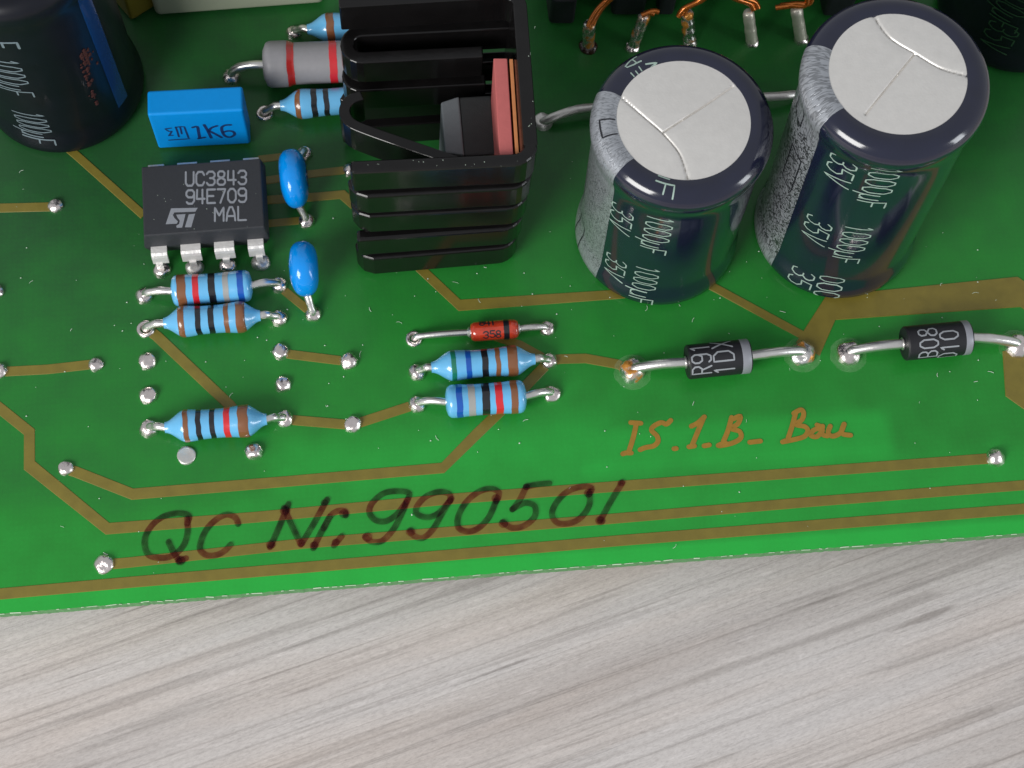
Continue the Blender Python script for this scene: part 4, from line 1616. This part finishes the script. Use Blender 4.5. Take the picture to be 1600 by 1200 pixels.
for k, (z0, z1) in enumerate(zs):
    y_l = RLt.y; y_r = RRt.y
    xr_ = RRt.x - .5
    if k == 0:
        pts = [(RLt.x, y_l), (xr_ - 1.2, y_r)] + [(xr_ - 1.2 + 1.2 * math.sin(math.radians(a)), y_r - 1.2 + 1.2 * math.cos(math.radians(a))) for a in (15, 30, 45, 60, 75, 90)]
    elif k in (1, 2):
        x0 = Vector(hp(532, 70, z1)).x
        yb = Vector(hp(560, 48, z1)).y if k == 1 else Vector(hp(560, 100, z1)).y
        yf_ = Vector(hp(560, 90, z1)).y if k == 1 else Vector(hp(560, 134, z1)).y
        rr = (yb - yf_) / 2
        pts = [(xr_ + .1, yb)] + arc_pts(x0 + rr + .45, (yb + yf_) / 2, rr, 90, 270, 10) + [(Vector(hp(756, 95, z1)).x, yf_)]
    else:
        x0 = Vector(hp(535, 150, z1)).x
        pts = [(x0, y_l - 1.6 - .3 * (k - 3)), (x0 + .5, y_l - 1.9 - .3 * (k - 3)), (xr_ + .1, y_r - 1.9 - .3 * (k - 3))]
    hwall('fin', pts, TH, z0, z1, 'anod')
# diagonal spring arm
zc1 = 12.0
pts = [hp(566, 148, zc1), hp(546, 156, zc1), hp(538, 173, zc1), hp(547, 190, zc1), hp(575, 203, zc1), hp(640, 226, zc1), hp(716, 252, zc1)]
hwall('spring_arm', [tuple(p) for p in smooth_path([Vector(p) for p in pts], 4)], .8, 8.8, zc1, 'anod', .10)

# transistor body clamped against the plate
zt = 10.6
q = [U(688, 152, zt), U(771, 147, zt), U(774, 240, zt), U(690, 243, zt)]
c = sum(q, Vector()) / 4
hx = ((q[1] - q[0]).length + (q[2] - q[3]).length) / 4; hy = ((q[0] - q[3]).length + (q[1] - q[2]).length) / 4
tr = thing('power_transistor', (c.x, c.y, 0), 'dark grey power transistor clamped upright inside the black heat sink', 'transistor', None, math.atan2((q[1] - q[0]).y, (q[1] - q[0]).x))
o = mesh_obj('body', *prism([(-hx + 1.5, -hy), (hx, -hy), (hx, hy), (-hx + 1.5, hy)], 2.2, zt - .12), M['epoxy_dark'], tr, smooth=False)
bevel(o, .15, 2)
V = [(-hx, -hy + .3, 2.2), (-hx + 1.52, -hy, 2.2), (-hx + 1.52, hy, 2.2), (-hx, hy - .3, 2.2),
     (-hx + .15, -hy + .35, zt - .1), (-hx + 1.52, -hy, zt), (-hx + 1.52, hy, zt), (-hx + .15, hy - .35, zt - .1)]
o = mesh_obj('face', [Vector(v) for v in V], [(3, 2, 1, 0), (4, 5, 6, 7), (0, 1, 5, 4), (1, 2, 6, 5), (2, 3, 7, 6), (3, 0, 4, 7)], M['epoxy_grey'], tr, smooth=False)
bevel(o, .12, 2)
for k in (-1, 0, 1):
    mb = MB(); mb.add(*prism([(hx - 1.2 - .2, k * 1.9 - .35), (hx - 1.2 + .2, k * 1.9 - .35), (hx - 1.2 + .2, k * 1.9 + .35), (hx - 1.2 - .2, k * 1.9 + .35)], -.1, 2.3))
    mb.obj('leg', M['lead'], tr, smooth=False)
# layered insulating pad
zt = 12.2
pa = thing('insulating_pad', (hb.x, hb.y, 0), 'pink pad with thin orange and brown sheets against the heat sink plate', 'pad')


def layer(name, x0, x1, y0, y1, zz, mat, bev=.06, dxl=10):
    P = [hp(x0, y0, zz), hp(x1, y0, zz), hp(x1 + dxl, y1, zz), hp(x0 + dxl, y1, zz)]
    P = list(reversed(P))
    o = mesh_obj(name, *prism(P, 6.0, zz), M[mat], pa, smooth=False)
    bevel(o, bev, 2)


layer('ceramic_plate', 771, 792.5, 91, 249, ZT - .6, 'pink')
layer('orange_sheet', 796, 801.5, 92, 249, ZT - .6, 'orange_sheet', .03)
layer('brown_sheet', 803.5, 810, 93, 249, ZT - .7, 'copper_sheet', .03)

# ------------------------------------------------------------------ jumper wire behind the short capacitor
p0 = U(848, 190)
t = thing('jumper_wire', p0, 'bare wire jumper running behind the shorter navy capacitor', 'wire')
pts = [U(846, 192, -.1), U(850, 190, .35), U(866, 183, .95), U(895, 173, 1.3), U(930, 168, 1.35), U(1080, 156, 1.4), U(1205, 151, 1.4), U(1240, 148, 1.2), U(1262, 150, .4), U(1266, 152, -.1)]
mb = MB(); mb.add(*tube(smooth_path(pts, 6), .37, 14, .05))
mb.obj('wire', M['dull_solder'], t, off=p0, sharp=60)
mb = MB(); mb.add(*dome(U(848, 191) - p0, .82, .5, 12.3))
mb.obj('solder_joint', M['dull_solder'], t, sharp=80)

# ------------------------------------------------------------------ transformer with tinned pins (mostly above the frame)
tb = U(1060, -60)
t = thing('transformer', (tb.x, tb.y, 0), 'black transformer bobbin at the top edge with tinned pins and copper wires', 'transformer')
t0 = Vector((tb.x, tb.y, 0))


def tp(px, py, z=0):
    return U(px, py, z) - t0


# flange with a row of feet
P = [tp(850, -14, 4.2), tp(1440, -52, 4.2)]
dirx = (P[1] - P[0]).normalized(); diry = Vector((-dirx.y, dirx.x, 0))
o_ = P[0].copy(); o_.z = 0
Lf = (P[1] - P[0]).length
pl = [o_, o_ + dirx * Lf, o_ + dirx * Lf + diry * 22, o_ + diry * 22]
b_ = mesh_obj('bobbin', *prism([(p.x, p.y) for p in pl], 3.6, 16.0), M['bobbin'], t, smooth=False)
bevel(b_, .3, 3)
for (x0, x1, y) in ((862, 903, 0), (962, 1015, -14), (1036, 1062, -14), (1300, 1345, -12)):
    a, b2 = tp(x0, y, 4.0), tp(x1, y, 4.0)
    q = [a, b2, b2 + diry * 3.2, a + diry * 3.2]
    f_ = mesh_obj('foot', *prism([(p.x, p.y) for p in q], .3, 4.0), M['bobbin'], t, smooth=False)
    bevel(f_, .35, 4)
PINS = [((921, 36), (919, 72), 3.2, .52, 'pin_tin'), ((1008, 22), (988, 74), 3.4, .50, 'pin_tin'), ((1073, 18), (1078, 66), 3.6, .50, 'pin_tin'),
        ((1169, 18), (1175, 66), 3.6, .48, 'pin_tin'), ((1244, 12), (1252, 62), 3.8, .50, 'pin_tin')]
for i, (top, bot, zz_, r, mt) in enumerate(PINS):
    mt = 'flux_solder' if i < 3 else mt
    a = tp(top[0], top[1], zz_); b2 = tp(bot[0], bot[1], 0.0)
    n_ = 14
    pts, rad = [], []
    for k in range(n_ + 1):
        s = k / n_
        p = a.lerp(b2, s)
        pts.append(p); rad.append(r * (1 + .10 * noise.noise(Vector((i * 5.1, s * 6, 0))) + (.16 * math.sin(s * 24) if i == 2 else 0)) * (0.75 if k == 0 else 1))
    mb = MB(); mb.add(*tube(pts, rad, 14))
    pin = mb.obj('pin', M[mt], t, sharp=70)
    mb = MB(); mb.add(*dome(b2, r * (1.55 if i == 0 else 1.25), .5, i + 60))
    mb.obj('solder_joint', M['flux_dark' if i in (0,) else 'solder'], pin, sharp=80)
WIRES = [[(919, 42, 3.3), (924, 30, 3.7), (936, 12, 4.4), (955, -6, 5.2)], [(1060, 26, 3.5), (1068, 14, 4.1), (1088, 4, 4.6), (1104, -8, 5.2)],
         [(1178, 16, 3.9), (1172, 6, 4.3), (1155, 0, 4.8), (1140, -6, 5.2)], [(1212, 12, 3.9), (1235, 9, 4.2), (1258, 8, 4.2), (1262, -6, 5)],
         [(1022, 22, 3.6), (1014, 20, 3.7), (1002, 24, 3.6)]]
for wv in WIRES:
    for k in range(2):
        pts = [tp(x + 7 * k, y - 3 * k, z + .1 * k) for x, y, z in wv]
        mb = MB(); mb.add(*tube(smooth_path(pts, 6), .23, 10))
        mb.obj('winding_wire', M['enamel'], t, sharp=70)

# ------------------------------------------------------------------ cream and yellow blocks at the top edge
a, b2 = U(243, 27, .3), U(508, 7, .3)
d = (b2 - a).normalized(); nrm = Vector((-d.y, d.x, 0)); L = (b2 - a).length
t = thing('box_capacitor', (a.x, a.y, 0), 'cream plastic block standing at the top edge beside the heat sink', 'capacitor', None, math.atan2(d.y, d.x))
o = mesh_obj('body', *prism([(0, 0), (L, 0), (L, 7), (0, 7)], .3, 11), M['cream'], t, smooth=False)
bevel(o, .55, 5)
a, b2 = U(206, 34, .2), U(250, 6, .2)
d = (b2 - a).normalized(); L = 12
t = thing('coil', (a.x, a.y, 0), 'yellow taped block at the top edge behind the black capacitor', 'coil', None, math.atan2(d.y, d.x))
o = mesh_obj('tape_wrap', *prism([(0, 0), (L, 0), (L, 5), (0, 5)], .2, 9), M['yellow'], t, smooth=False)
bevel(o, .3, 3)
